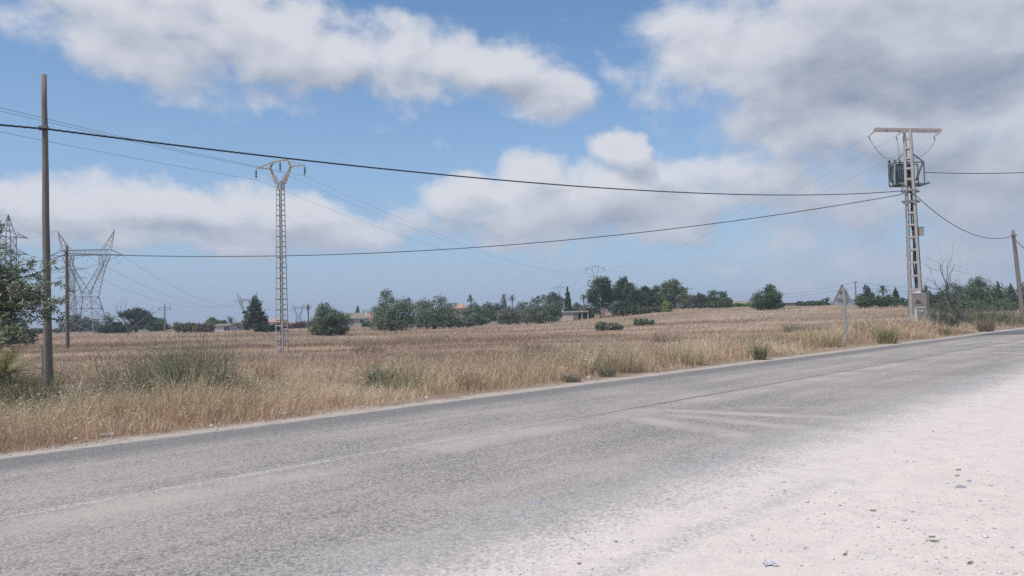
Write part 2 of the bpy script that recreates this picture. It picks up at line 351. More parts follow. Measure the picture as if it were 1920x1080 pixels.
def make_world():
    w = bpy.data.worlds.new('World'); scene.world = w; w.use_nodes = True
    w.node_tree.nodes.clear(); nt = NT(w.node_tree)
    grp = bpy.data.node_groups.new('cloud_density', 'ShaderNodeTree')
    grp.interface.new_socket('P', in_out='INPUT', socket_type='NodeSocketVector')
    grp.interface.new_socket('D', in_out='OUTPUT', socket_type='NodeSocketFloat')
    gt = NT(grp); gi = gt.n('NodeGroupInput'); go = gt.n('NodeGroupOutput')
    P0 = gi.outputs[0]
    wcol = gt.noise(P0, 9.0, 6, .55, 1)
    wv = gt.vm('MULTIPLY', gt.vm('SUBTRACT', wcol, (.5, .5, .5)), (.15, .11, 0))
    P = gt.vm('ADD', P0, wv)
    acc = None; ps = gt.n('ShaderNodeSeparateXYZ', {0: P})
    for (px, py, rx, ry, tl, a) in CLOUDS:
        u, v = sky_uv(px, py)
        # the running total rides along as a negligible z so the nodes are evaluated one after another (keeps the shader stack small)
        pv = gt.n('ShaderNodeCombineXYZ', {0: ps.outputs[0], 1: ps.outputs[1], 2: acc if acc is not None else 0.0})
        mp = gt.n('ShaderNodeMapping', {0: pv.outputs[0], 'Location': (u, v, 0), 'Rotation': (0, 0, R_(tl-1.2)), 'Scale': (rx/F*1.12, ry/F*1.12, 1e5)}, vector_type='TEXTURE')
        q = gt.vm('DOT_PRODUCT', mp.outputs[0], mp.outputs[0])
        val = gt.m('MULTIPLY_ADD', gt.m('MINIMUM', q, 1.7), -max(a, .62), a)
        if acc is None: acc = val
        else: acc = gt.m('SMOOTH_MAX', acc, val, .18)
    st = gt.vm('MULTIPLY', P0, (1, 1.55, 1))
    n1 = gt.noise(st, 10, 9, .52); n2 = gt.noise(st, 3.2, 3, .5)
    d = gt.m('ADD', acc, gt.m('ADD', gt.m('MULTIPLY', gt.m('SUBTRACT', n1, .5), 2.3), gt.m('MULTIPLY', gt.m('SUBTRACT', n2, .5), .5)))
    gt.put(go.inputs[0], d)
    tc = nt.n('ShaderNodeTexCoord').outputs['Generated']
    sp = nt.n('ShaderNodeSeparateXYZ', {0: nt.vm('NORMALIZE', tc)})
    az = nt.m('ARCTAN2', sp.outputs[0], sp.outputs[1]); el = nt.m('ARCSINE', sp.outputs[2])
    P = nt.n('ShaderNodeCombineXYZ', {0: az, 1: el, 2: 0.0}).outputs[0]
    def dens(v):
        g = nt.n('ShaderNodeGroup'); g.node_tree = grp; nt.put(g.inputs[0], v); return g.outputs[0]
    D1 = dens(P); D2 = dens(nt.vm('ADD', P, nt.n('ShaderNodeCombineXYZ', {0: -.011, 1: .024, 2: nt.m('MULTIPLY', D1, 1e-5)}).outputs[0]))
    sky = nt.n('ShaderNodeTexSky', sky_type='NISHITA'); sky.sun_disc = False
    sky.sun_elevation = SUN_EL; sky.sun_rotation = SUN_AZ
    sky.air_density = 1.0; sky.dust_density = 1.2; sky.ozone_density = 1.4
    k = 1/(SKY*2**EXPO)
    C = lambda r, g, b: (r*k, g*k, b*k)
    blue = nt.mix(1.0, sky.outputs[0], (.98, 1.20, 1.34), 'MULTIPLY')
    hz = nt.rng(el, -.02, .37, 1, 0, False)
    hz = nt.m('MULTIPLY', nt.m('POWER', hz, 1.4), .88)
    blue = nt.mix(hz, blue, C(.345, .45, .67))
    alpha = nt.rng(D1, -.12, .72)
    lit = nt.m('ADD', nt.m('MULTIPLY', nt.m('SUBTRACT', D1, D2), .8), .68, clamp=True)
    thick = nt.rng(D1, .5, 2.4)
    blot = nt.noise(nt.vm('MULTIPLY', P, (1, 1.9, 1)), 6.0, 5, .48)
    belly = None; pp = nt.n('ShaderNodeSeparateXYZ', {0: P})
    for (px, py, rx, ry, a) in BELLIES:
        u, v = sky_uv(px, py)
        pv = nt.n('ShaderNodeCombineXYZ', {0: pp.outputs[0], 1: nt.m('MULTIPLY_ADD', nt.m('SUBTRACT', blot, .5), .12, pp.outputs[1]), 2: belly if belly is not None else nt.m('MULTIPLY', D2, 1e-3)})
        mp = nt.n('ShaderNodeMapping', {0: pv.outputs[0], 'Location': (u, v, 0), 'Rotation': (0, 0, R_(-1.2)), 'Scale': (rx/F, ry/F, 1e5)}, vector_type='TEXTURE')
        val = nt.m('MULTIPLY', nt.rng(nt.vm('DOT_PRODUCT', mp.outputs[0], mp.outputs[0]), 0, 1, 1, 0), a)
        belly = val if belly is None else nt.m('MAXIMUM', belly, val)
    sh = nt.m('SUBTRACT', nt.m('SUBTRACT', lit, nt.m('MULTIPLY', thick, .22)), belly)
    sh = nt.m('ADD', sh, nt.m('MULTIPLY', nt.m('SUBTRACT', blot, .5), nt.rng(az, .1, .4, .5, .45)))
    east = nt.rng(az, .10, .45, 0, .18)
    sh = nt.rng(nt.m('SUBTRACT', sh, east), -.55, .95, 0, 1, False)
    cc = nt.mix(sh, C(.255, .30, .40), C(.71, .725, .775))
    low = nt.rng(el, .02, .16, .55, 0)
    cc = nt.mix(low, cc, C(.375, .44, .585))
    col = nt.mix(nt.m('MULTIPLY', alpha, .92), blue, cc)
    bg = nt.n('ShaderNodeBackground', {0: col, 1: SKY})
    o = nt.n('ShaderNodeOutputWorld'); nt.put(o.inputs[0], bg.outputs[0])
make_world()
sun = bpy.data.lights.new('sun', 'SUN'); sun.energy = 3.3; sun.angle = R_(.7); sun.color = (1, .93, .83)
so = bpy.data.objects.new('sun', sun); COL.objects.link(so)
sd = Vector((math.sin(SUN_AZ)*math.cos(SUN_EL), math.cos(SUN_AZ)*math.cos(SUN_EL), math.sin(SUN_EL)))
so.rotation_euler = sd.to_track_quat('Z', 'Y').to_euler(); so.location = sd*50

# ------------------------------------------------------------------ camera
cd = bpy.data.cameras.new('camera'); cam = bpy.data.objects.new('camera', cd); COL.objects.link(cam)
cd.sensor_width = 36; cd.lens = F/1920*36; cd.clip_start = .05; cd.clip_end = 6000
cam.matrix_world = Matrix.Translation((0, 0, EYE)) @ CAM.to_4x4()
scene.camera = cam
scene.view_settings.view_transform = 'Standard'; scene.view_settings.look = 'None'
scene.view_settings.exposure = EXPO; scene.view_settings.gamma = 1.0
scene.cycles.max_bounces = 6; scene.cycles.transparent_max_bounces = 8
scene.cycles.use_denoising = False

# ------------------------------------------------------------------ setting: ground, road, lot
def make_ground():
    def axis(a):
        return np.concatenate([-a[::-1], a[1:]])
    xs = axis(np.concatenate([np.linspace(0, 60, 61), np.linspace(63, 200, 46), np.geomspace(210, 3500, 26)]))
    ys = np.concatenate([-np.geomspace(900, 12, 16), np.linspace(-10, 80, 91), np.linspace(83, 240, 53), np.geomspace(250, 4500, 30)])
    X, Y = np.meshgrid(xs, ys, indexing='ij'); Z = terrain(X, Y)
    nx, ny = X.shape; v = np.stack([X, Y, Z], -1).reshape(-1, 3)
    i = np.arange(nx*ny).reshape(nx, ny)
    q = np.stack([i[:-1, :-1], i[1:, :-1], i[1:, 1:], i[:-1, 1:]], -1).reshape(-1, 4)
    o = poly_mesh('ground', v, [q], None, M_SOIL); o.data.polygons.foreach_set('use_smooth', [True]*len(q))
    tag(o, kind='structure')
make_ground()
def strip(name, rows, mat, z, thick=0):
    """rows: list of (s, c_near, c_far)"""
    mb = MB(); v = []; f = []
    for i, (s, a, b) in enumerate(rows):
        for c in (a, b):
            x, y = road_xy(s, c); v.append((x, y, z))
        if i: f.append((2*i-2, 2*i, 2*i+1, 2*i-1))
    mb.add(v, f); return tag(mb.build(name, mat), kind='structure')
rows = []
for s in list(np.arange(-140, -10, 8))+list(np.arange(-10, 60, .35))+list(np.arange(60, 400, 8)):
    e = C_FAR + .16*(fbm(s, 3, .5, 1)-.5) + .08*(fbm(s, 9, 2.5, 4)-.5) + .38*float(smooth((s-48.5)/3.))
    rows.append((s, C_NEAR, e))
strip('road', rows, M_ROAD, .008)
strip('gravel_lot', [(s, -60, C_NEAR) for s in np.arange(-140, 160, 20)], M_GRAVEL, .008)
# chalk ring on the carriageway
def ring(cx, cy, r):
    mb = MB(); rs = random.Random(3); n = 150
    for i in range(n):
        a0 = 2*math.pi*i/n; a1 = 2*math.pi*(i+1)/n
        if fbm(a0*3, 1.3, 1.0, 9) < .30: continue
        w = .026+.012*rs.random(); e = .02*math.sin(3*a0)
        p = [(cx+(r+e+k)*math.cos(a)*.98, cy+(r+e+k)*math.sin(a)*1.05, .012) for a, k in ((a0, -w), (a1, -w), (a1, w), (a0, w))]
        mb.add(p, [(0, 1, 2, 3)])
    o = mb.build('road_marking', M_MARK); tag(o, kind='structure')
ring(10.0, 18.7, 1.16)

# ------------------------------------------------------------------ stuff: grass
GREENS = [  # px, py of base, radius across (m), radius along view (m): patches where weeds are green
    (310, 755, 2.0, 1.6), (430, 745, 1.0, 1.2), (215, 760, 1.3, 1.3), (45, 780, 2.2, 2.0), (705, 735, .9, .9), (740, 735, .6, .6), (1660, 640, 1.0, 1.2), (1428, 668, .6, .8), (1800, 612, 3.5, 6), (1140, 700, .7, .7)]
def flat_pt(px, py):
    d = ray(px, py); k = -EYE/d.z; return d.x*k, d.y*k
GP = [(*flat_pt(a, b), rx, ry) for a, b, rx, ry in GREENS]
def green_amount(x, y):
    g = np.zeros_like(x)
    for cx, cy, rx, ry in GP: g = np.maximum(g, np.exp(-((x-cx)/rx)**2-((y-cy)/ry)**2))
    return g
def make_grass(name, n, dmin, dmax, seed, wide=.80):
    rs = np.random.RandomState(seed)
    inv = rs.uniform(1/dmax, 1/dmin, n); D = 1/inv
    A = rs.uniform(-wide, wide, n); x = A*D; y = D
    c = across(x, y)
    edge = 11.55 + 1.3*(fbm(x, y, .7, 6)-.42)
    clump = fbm(x, y, 1.4, 3)*.6 + vnoise(x, y, 5., 4)*.4
    pk = smooth((c-edge)/1.1)*.9+.1
    keep = (c > edge) & (rs.rand(n) < pk*np.clip(.35+1.5*(clump-.25), .12, 1))
    x, y, D, c, edge, clump = x[keep], y[keep], D[keep], c[keep], edge[keep], clump[keep]
    n = len(x); z = terrain(x, y)
    px = D/789.0
    verge = smooth((19.5-c)/5.)                                   # 1 on the verge, 0 in the field
    rise = .22+.78*smooth((c-edge-.1)/1.8)
    big = fbm(x, y, .12, 11); mid = fbm(x, y, .45, 12)
    far = smooth((D-25)/40.)
    gap = fbm(x*.55, y, .9, 41)
    h = rise*((.33+.16*verge)*(.55+.9*rs.rand(n)**1.6))*(.45+1.0*clump)
    patch = smooth((fbm(x*.35, y, .10, 71)-.36)/.22)
    h *= (.35+1.3*gap)*(.8+.4*mid)*(.55+.6*patch)*(1-.30*(1-verge))*(1+.55*verge*smooth((x-3)/9.)); h *= (1-.25*far)
    g = green_amount(x, y)
    tall = rs.rand(n) < .02+.02*verge
    h = np.where(tall, h*1.45, h)
    lean = rs.normal(0, 1, (n, 2))*(.30+.35*rs.rand(n)**2)[:, None] + np.array([.14, .02])*vnoise(x, y, .3, 44)[:, None]*2
    wid = np.maximum(.0032+.003*rs.rand(n), .36*px)*(.8+.8*rs.rand(n))
    yaw = rs.rand(n)*math.pi
    sx = np.cos(yaw)*wid*.5; sy = np.sin(yaw)*wid*.5
    bx, by = x, y
    mx = x+lean[:, 0]*h*.35; my = y+lean[:, 1]*h*.35; mz = z+h*.55
    tx = x+lean[:, 0]*h*1.15; ty = y+lean[:, 1]*h*1.15; tzz = z+h*(1-.25*np.clip((lean**2).sum(1), 0, 1))
    V = np.empty((n, 5, 3))
    V[:, 0] = np.stack([bx-sx, by-sy, z-.02], 1); V[:, 1] = np.stack([bx+sx, by+sy, z-.02], 1)
    V[:, 2] = np.stack([mx+sx*.8, my+sy*.8, mz], 1); V[:, 3] = np.stack([mx-sx*.8, my-sy*.8, mz], 1)
    V[:, 4] = np.stack([tx, ty, tzz], 1)
    straw = np.array([.615, .465, .305]); tan = np.array([.53, .375, .265]); rust = np.array([.335, .215, .155]); pale = np.array([.72, .585, .42]); grn = np.array([.17, .19, .10])
    t1 = np.clip(verge*.75+.5*(mid-.5)+rs.normal(0, .22, n), 0, 1)[:, None]
    C = tan*(1-t1)+straw*t1
    band = fbm(x*.22, y*.8, .30, 51)
    k2 = np.clip((.25+.75*(1-verge))*(.6*smooth((big-.42)/.2)+.95*smooth((band-.46)/.12))+rs.normal(.08, .2, n), 0, .9)[:, None]
    C = C*(1-k2)+rust*k2
    k3 = np.clip(rs.rand(n)**3*.9+.75*smooth((fbm(x*.4, y, .22, 21)-.5)/.15), 0, 1)[:, None]*.75
    C = C*(1-k3)+pale*k3
    rid = smooth((y-100)/40.)*smooth((x-15)/20.)*.5
    C = C*(1-rid[:, None])+np.array([.52, .42, .25])*rid[:, None]
    k4 = np.clip(np.where(rs.rand(n) < g*.85, .85, 0)+verge*.34*smooth((fbm(x, y, .6, 31)-.47)/.16)*(rs.rand(n) < .7), 0, 1)[:, None]
    C = C*(1-k4)+grn*k4
    ct = .55*(1-.55*smooth((D-25)/35.))
    ed = (1-smooth((c-edge)/1.6))*.6*rs.rand(n); C = C*(1-ed[:, None])+rust*ed[:, None]
    C = np.clip(C*(1-ct/2+ct*rs.rand(n))[:, None]*(.80+.42*smooth((fbm(x*.3, y, .16, 81)-.33)/.3))[:, None], 0, .85)
    h5 = np.repeat(C[:, None, :], 5, 1)
    idx = np.arange(n)[:, None]*5
    quads = idx+np.array([[0, 1, 2, 3]]); tris = idx+np.array([[3, 2, 4]])
    verts = V.reshape(-1, 3); cols = h5.reshape(-1, 3); groups = [quads, tris]
    # nodding seed heads on part of the nearer stalks
    sh = np.where((rs.rand(n) < .30) & (D < 45) & (k4[:, 0] < .6) & (h > .2))[0]
    m = len(sh)
    if m:
        tip = V[sh, 4]; L = (.03+.05*rs.rand(m))*np.where(D[sh] > 22, 1.3, 1); W = np.maximum(.009+.007*rs.rand(m), .45*px[sh])
        dr = unit(np.concatenate([lean[sh]*1.6+rs.normal(0, .3, (m, 2)), rs.uniform(-.7, .5, (m, 1))], 1))
        sd_ = unit(np.cross(dr, unit(rs.normal(size=(m, 3)))))
        mid_ = tip+dr*L[:, None]*.45
        H = np.stack([tip, mid_+sd_*W[:, None]*.5, tip+dr*L[:, None], mid_-sd_*W[:, None]*.5], 1).reshape(-1, 3)
        hc = np.repeat((np.array([.62, .53, .37])*(.75+.45*rs.rand(m))[:, None])[:, None, :], 4, 1).reshape(-1, 3)
        groups.append(len(verts)+np.arange(4*m).reshape(m, 4))
        verts = np.concatenate([verts, H]); cols = np.concatenate([cols, hc])
    o = poly_mesh(name, verts, groups, cols, M_GRASS); tag(o, kind='stuff'); return o
o = make_grass('roadside_grass', 520000, 9.5, 42, 1)
tag(o, 'tall dry straw coloured grass along the road verge', 'grass')
o = make_grass('field_grass', 430000, 40, 260, 2)
tag(o, 'low reddish brown dry grass covering the open field', 'grass')

def make_litter():
    rs = np.random.RandomState(15); n = 60000
    D = 1/rs.uniform(1/60., 1/9., n); x = rs.uniform(-.8, .8, n)*D; y = D; c = across(x, y)
    k = (c > 11.3) & (c < 14.5) & (rs.rand(n) < np.clip((c-11.2)*1.6, .06, 1)*np.clip(2.2*(fbm(x, y, 1.6, 61)-.25), 0.05, 1))
    x, y, c, D = x[k], y[k], c[k], D[k]; n = len(x)
    L = rs.uniform(.04, .22, n); w = np.maximum(.005, .45*D/789.)*rs.uniform(.7, 1.6, n); a = rs.rand(n)*6.283
    up = rs.uniform(-.02, .35, n)*L
    d = np.stack([np.cos(a), np.sin(a)], 1); sd_ = np.stack([-d[:, 1], d[:, 0]], 1)
    z = terrain(x, y)+.006; V = np.empty((n, 4, 3))
    for i, (t, sg) in enumerate(((0, -1), (0, 1), (1, 1), (1, -1))):
        V[:, i, 0] = x+d[:, 0]*L*t+sd_[:, 0]*w*sg*.5; V[:, i, 1] = y+d[:, 1]*L*t+sd_[:, 1]*w*sg*.5; V[:, i, 2] = z+up*t+.004*(1-t)
    pal = np.array([[.30, .20, .15], [.44, .34, .25], [.55, .47, .36], [.24, .16, .12]])
    C = pal[rs.randint(0, 4, n)]*rs.uniform(.8, 1.2, n)[:, None]
    o = poly_mesh('straw_litter', V.reshape(-1, 3), [np.arange(4*n).reshape(n, 4)], np.repeat(C, 4, 0), M_GRASS)
    tag(o, 'flattened brown straw littering the edge of the verge', 'litter', kind='stuff')
make_litter()
def make_pebbles():
    rs = np.random.RandomState(5)
    base = np.array([[1,0,0],[-1,0,0],[0,1,0],[0,-1,0],[0,0,.7],[0,0,-.7]], float)
    tri = np.array([[0,2,4],[2,1,4],[1,3,4],[3,0,4],[2,0,5],[1,2,5],[3,1,5],[0,3,5]])
    n = 30000
    D = 1/rs.uniform(1/24., 1/4.0, n); A = rs.uniform(-.8, .85, n); x = A*D; y = D
    c = across(x, y); nz = fbm(x, y, .9, 7)
    k1 = (c < 3.55+.5*(nz-.5)) & (rs.rand(n) < np.clip((nz-.30)*3, .08, 1))
    k2 = (c > 11.2) & (c < 12.6) & (rs.rand(n) < .8)
    k = k1 | k2; x, y, c, D = x[k], y[k], c[k], D[k]; n = len(x)
    s = np.exp(rs.normal(-5.45, .55, n)); s = np.clip(s, .0025, .03); s = np.where(c > 10, s*1.7, s)
    V = base[None]*(s[:, None, None]*rs.uniform(.6, 1.3, (n, 6, 1)))
    yaw = rs.rand(n)*6.28; cx, sx = np.cos(yaw), np.sin(yaw)
    X = V[..., 0]*cx[:, None]-V[..., 1]*sx[:, None]; Y = V[..., 0]*sx[:, None]+V[..., 1]*cx[:, None]
    z0 = np.where(c > 10, .004, .008)
    V = np.stack([X+x[:, None], Y+y[:, None], V[..., 2]*.8+(z0+s*.3)[:, None]], -1).reshape(-1, 3)
    C = np.array([.60, .55, .51])*(rs.choice([.55, .8, 1, 1.1, 1.2], n, p=[.07, .15, .33, .3, .15]))[:, None]*np.array([1, 1, 1])
    C = np.repeat(np.clip(C, 0, .85)[:, None, :], 6, 1).reshape(-1, 3)
    m, nt, out = newmat('pebble')
    a = nt.n('ShaderNodeAttribute', attribute_name='Col').outputs['Color']
    b = nt.n('ShaderNodeBsdfPrincipled', {'Base Color': a, 'Roughness': .95}); nt.put(out.inputs[0], b.outputs[0])
    o = poly_mesh('pebbles', V, [(np.arange(n)[:, None, None]*6+tri[None]).reshape(-1, 3)], C, m)
    tag(o, 'small pale pebbles strewn over the gravel lot and verge', 'pebbles', kind='stuff')
make_pebbles()

# ------------------------------------------------------------------ vegetation things
TINT = {'dull': (.24, .235, .17), 'olive': (0.152, 0.191, 0.121), 'pine': (0.067, 0.099, 0.052), 'broad': (0.085, 0.129, 0.057), 'euc': (0.122, 0.161, 0.081), 'dark': (0.051, 0.074, 0.048),
        'grey': (0.183, 0.191, 0.132), 'sage': (0.195, 0.231, 0.144), 'brown': (0.165, 0.139, 0.098), 'bright': (0.128, 0.198, 0.057), 'lime': (0.244, 0.290, 0.075), 'weedy': (0.300, 0.290, 0.201), 'red': (0.195, 0.119, 0.081), 'cypress': (0.055, 0.087, 0.048)}
def crown_mesh(rs, lobes, n, size, tint, aspect=.55, hue=.18, shell=.5):
    """leaves gathered in clumps spread through a few ellipsoids"""
    vol = np.array([l[3]*l[4]*l[5] for l in lobes])**(2/3.); share = vol/vol.sum()
    P, N, S, C = [], [], [], []
    for l, sh in zip(lobes, share):
        k = max(6, int(26*(sh*len(lobes))**.5)); m = max(20, int(n*sh))
        d = unit(rs.normal(size=(k, 3))); rad = rs.uniform(.62, 1.06, k)
        cen = np.array(l[:3])+d*np.array(l[3:])*rad[:, None]*.82
        cr = min(l[3:])*rs.uniform(.24, .46, k)
        tone = np.clip(rs.normal(1, hue, k), .55, 1.5)
        warm = rs.normal(0, .07, k)
        j = rs.randint(0, k, m); e = unit(rs.normal(size=(m, 3)))
        r = cr[j]*rs.uniform(shell, 1.0, m)**.6
        p = cen[j]+e*r[:, None]*np.array([1.1, 1.1, .9])
        inner = rs.rand(m) < .30                                   # some leaves fill the middle
        p[inner] = np.array(l[:3])+unit(rs.normal(size=(inner.sum(), 3)))*np.array(l[3:])*rs.uniform(.1, .8, (inner.sum(), 1))
        P.append(p); N.append(e*.9+d[j]*.35+rs.normal(0, .55, (m, 3))+np.array([0, 0, .15]))
        S.append(size*rs.uniform(.6, 1.4, m))
        t = tone[j]*rs.uniform(.8, 1.2, m)
        C.append(np.array(tint)[None]*t[:, None]*np.stack([1+warm[j], np.ones(m), 1-warm[j]], 1))
    P, N, S, C = map(np.concatenate, (P, N, S, C))
    keep = P[:, 2] > .03; P, N, S, C = P[keep], N[keep], S[keep], C[keep]
    v, q = leaf_cards(P, N, S, aspect, rs)
    return v, q, np.repeat(np.clip(C, 0, 1), 4, 0)
def trunk_mb(rs, h, r, limbs, spread):
    mb = MB(); pts = [(0, 0, -.15)]; rr = [r*1.35]
    x = y = 0
    for i in range(1, 6):
        x += rs.normal(0, .03)*h; y += rs.normal(0, .03)*h; pts.append((x, y, h*i/5)); rr.append(r*(1-.55*i/5))
    mb.tube(pts, rr, 7)
    for i in range(limbs):
        a = rs.rand()*6.28; k = rs.randint(2, 5); p = Vector(pts[k]); L = spread*rs.uniform(.5, .9)
        q = p+Vector((math.cos(a)*L, math.sin(a)*L, L*rs.uniform(.5, 1.1))); md = p.lerp(q, .5)+Vector((0, 0, -.08*L))
        mb.tube([p, md, q], [r*.5, r*.34, r*.14], 5)
    return mb
NAMES = {'olive': 'olive_tree', 'pine': 'pine_tree', 'euc': 'broadleaf_tree', 'broad': 'broadleaf_tree', 'dark': 'broadleaf_tree', 'round': 'broadleaf_tree'}
def plant_tree(shape, tint, px, Y, wpx, ytop, label, seed, group=None, n=2600, base=.0, name=None, cat=None):
    rs = np.random.RandomState(seed); b = ground(px, Y); H = top_z(px, ytop, Y)-b.z; W = wpx/F*Y/2*(1.26 if group == G3 else 1.2)
    px_m = Y/789.
    size = max(.10, px_m*1.5); H *= 1.03
    lobes = []
    if shape == 'round':                                            # skirts the ground, uneven top
        lobes.append((0, 0, H*.44, W*.82, W*.8, H*.42)); lobes.append((-W*.3, -W*.3, H*.2, W*.55, W*.5, H*.2)); lobes.append((W*.35, -W*.2, H*.2, W*.55, W*.5, H*.2))
        for i in range(6):
            a = i*1.05+rs.rand()*.6; lobes.append((math.cos(a)*W*.55, math.sin(a)*W*.5, H*rs.uniform(.25, .62), W*rs.uniform(.35, .5), W*.42, H*rs.uniform(.22, .32)))
        lobes.append((rs.uniform(-.3, .3)*W, 0, H*.80, W*.34, W*.3, H*.2)); lobes.append((rs.uniform(-.5, .5)*W, 0, H*.72, W*.3, W*.3, H*.2))
        for a in (.4, 1.9, 3.4, 5.0): lobes.append((math.cos(a)*W*.5, math.sin(a)*W*.4, H*.2, W*.45, W*.42, H*.19))
        th, tr = H*.4, W*.09
    elif shape == 'tall':                                           # rounded crown held on a trunk
        lobes.append((0, 0, H*.66, W*.75, W*.7, H*.30))
        for i in range(6):
            a = i*1.05+rs.rand()*.7; lobes.append((math.cos(a)*W*.6, math.sin(a)*W*.5, H*rs.uniform(.42, .75), W*rs.uniform(.3, .48), W*.4, H*rs.uniform(.14, .22)))
        lobes.append((rs.uniform(-.25, .25)*W, 0, H*.85, W*.45, W*.4, H*.15)); lobes.append((-W*.2, 0, H*.3, W*.6, W*.5, H*.26)); lobes.append((W*.4, 0, H*.36, W*.5, W*.5, H*.24))
        th, tr = H*.6, W*.09
    elif shape == 'cone':
        for i in range(7):
            t = i/6.; lobes.append((rs.uniform(-.1, .1)*W, 0, H*(.16+.74*t), W*(.85*(1-t)**.8+.14), W*(.8*(1-t)**.8+.14), H*.14))
        th, tr = H*.5, W*.08
    elif shape == 'spindle':
        for i in range(6):
            t = i/5.; lobes.append((0, 0, H*(.14+.76*t), W*(.95*math.sin(math.pi*(.30+.62*t))), W*.85*math.sin(math.pi*(.30+.62*t)), H*.13))
        th, tr = H*.3, W*.15
    elif shape == 'flat':                                           # low spreading shrub
        for i in range(7):
            lobes.append((W*(-.75+1.5*i/6.), rs.uniform(-.4, .4)*W*.6, H*rs.uniform(.28, .45), W*rs.uniform(.25, .38), W*.3, H*rs.uniform(.3, .5)))
        th, tr = H*.35, .05
    else:                                                           # 'peak': round with one taller shoulder
        lobes.append((0, 0, H*.36, W*.85, W*.8, H*.36)); lobes.append((-W*.3, -W*.3, H*.18, W*.55, W*.5, H*.18)); lobes.append((W*.35, -W*.2, H*.18, W*.55, W*.5, H*.18))
        for i in range(6):
            a = i*1.05+rs.rand()*.6; lobes.append((math.cos(a)*W*.55, math.sin(a)*W*.5, H*rs.uniform(.22, .5), W*rs.uniform(.35, .5), W*.42, H*rs.uniform(.2, .28)))
        lobes.append((-W*.22, 0, H*.72, W*.34, W*.34, H*.24)); lobes.append((-W*.2, 0, H*.86, W*.24, W*.24, H*.15)); lobes.append((W*.5, 0, H*.58, W*.4, W*.36, H*.2))
        for a in (.4, 1.9, 3.4, 5.0): lobes.append((math.cos(a)*W*.5, math.sin(a)*W*.4, H*.2, W*.45, W*.42, H*.19))
        lobes.append((0, 0, H*.55, W*.6, W*.5, H*.25))
        th, tr = H*.4, W*.09
    v, q, C = crown_mesh(rs, lobes, n, size, TINT[tint])
    name = name or ('shrub' if shape == 'flat' else NAMES.get(tint, 'tree'))
    if shape == 'cone' or shape == 'spindle': name = 'conifer_tree' if shape == 'cone' else 'cypress_tree'
    e = empty(name, b, 0, label, cat or ('shrub' if name in ('shrub', 'bush') else 'tree'), group)
    poly_mesh('crown', v, [q], C, M_LEAF, e)
    trunk_mb(rs, th, max(tr, .03), 5, W*.7).build('trunk', M_BARK, e)
    return e
def fronds(rs, n, L, z0, droop, tint, wid, seglet=9, lo=-.5, hi=1.3):
    V, Q, C = [], [], []; k = 0
    for i in range(n):
        a = rs.rand()*6.283; el = rs.uniform(lo, hi); l = L*rs.uniform(.8, 1.1)
        d = np.array([math.cos(a), math.sin(a), 0]); up = np.array([0, 0, 1.]); side = np.array([-d[1], d[0], 0])
        tone = rs.uniform(.7, 1.25); pts = []
        for j in range(seglet+1):
            t = j/seglet; ang = el-droop*t*t
            pts.append(pts[-1]+(d*math.cos(ang)+up*math.sin(ang))*l/seglet if pts else np.array([0, 0, z0]))
        for j in range(1, seglet):
            for sgn in (-1, 1):
                t = j/seglet; ll = wid*math.sin(math.pi*min(1, .18+.8*t))*rs.uniform(.85, 1.1)
                ax = unit((pts[j+1]-pts[j])[None])[0]
                tip = pts[j]+side*sgn*ll*.72+ax*ll*.55+up*(ll*.12-.25*ll*t)
                w = ax*l/seglet*.34
                V += [pts[j]-w, pts[j]+w, tip]; Q.append([k, k+1, k+2]); k += 3; C += [np.array(tint)*tone]*3
        for j in range(seglet):
            w = side*.012*L*(1-j/seglet); V += [pts[j]-w, pts[j]+w, pts[j+1]]; Q.append([k, k+1, k+2]); k += 3; C += [np.array(tint)*tone*1.2]*3
    return np.array(V), np.array(Q), np.array(C)
def palm(px, Y, wpx, ytop, label, seed, tint=(.085, .105, .055), group='palms beyond the field', trunk=True, n=34):
    rs = np.random.RandomState(seed); b = ground(px, Y); H = top_z(px, ytop, Y)-b.z; L = wpx/F*Y/2
    e = empty('palm_tree', b, 0, label, 'palm tree', group); zc = max(.3, H-L*.8)
    v, q, C = fronds(rs, n, L*1.15, zc, 1.3, tint, L*.34)
    poly_mesh('crown', v, [q], C, M_FROND, e)
    MB().tube([(0, 0, -.1), (.05, 0, zc*.5), (0, 0, zc+.1)], [max(.16, L*.11), max(.13, L*.08), max(.14, L*.09)], 8).build('trunk', M_BARK, e)
    return e

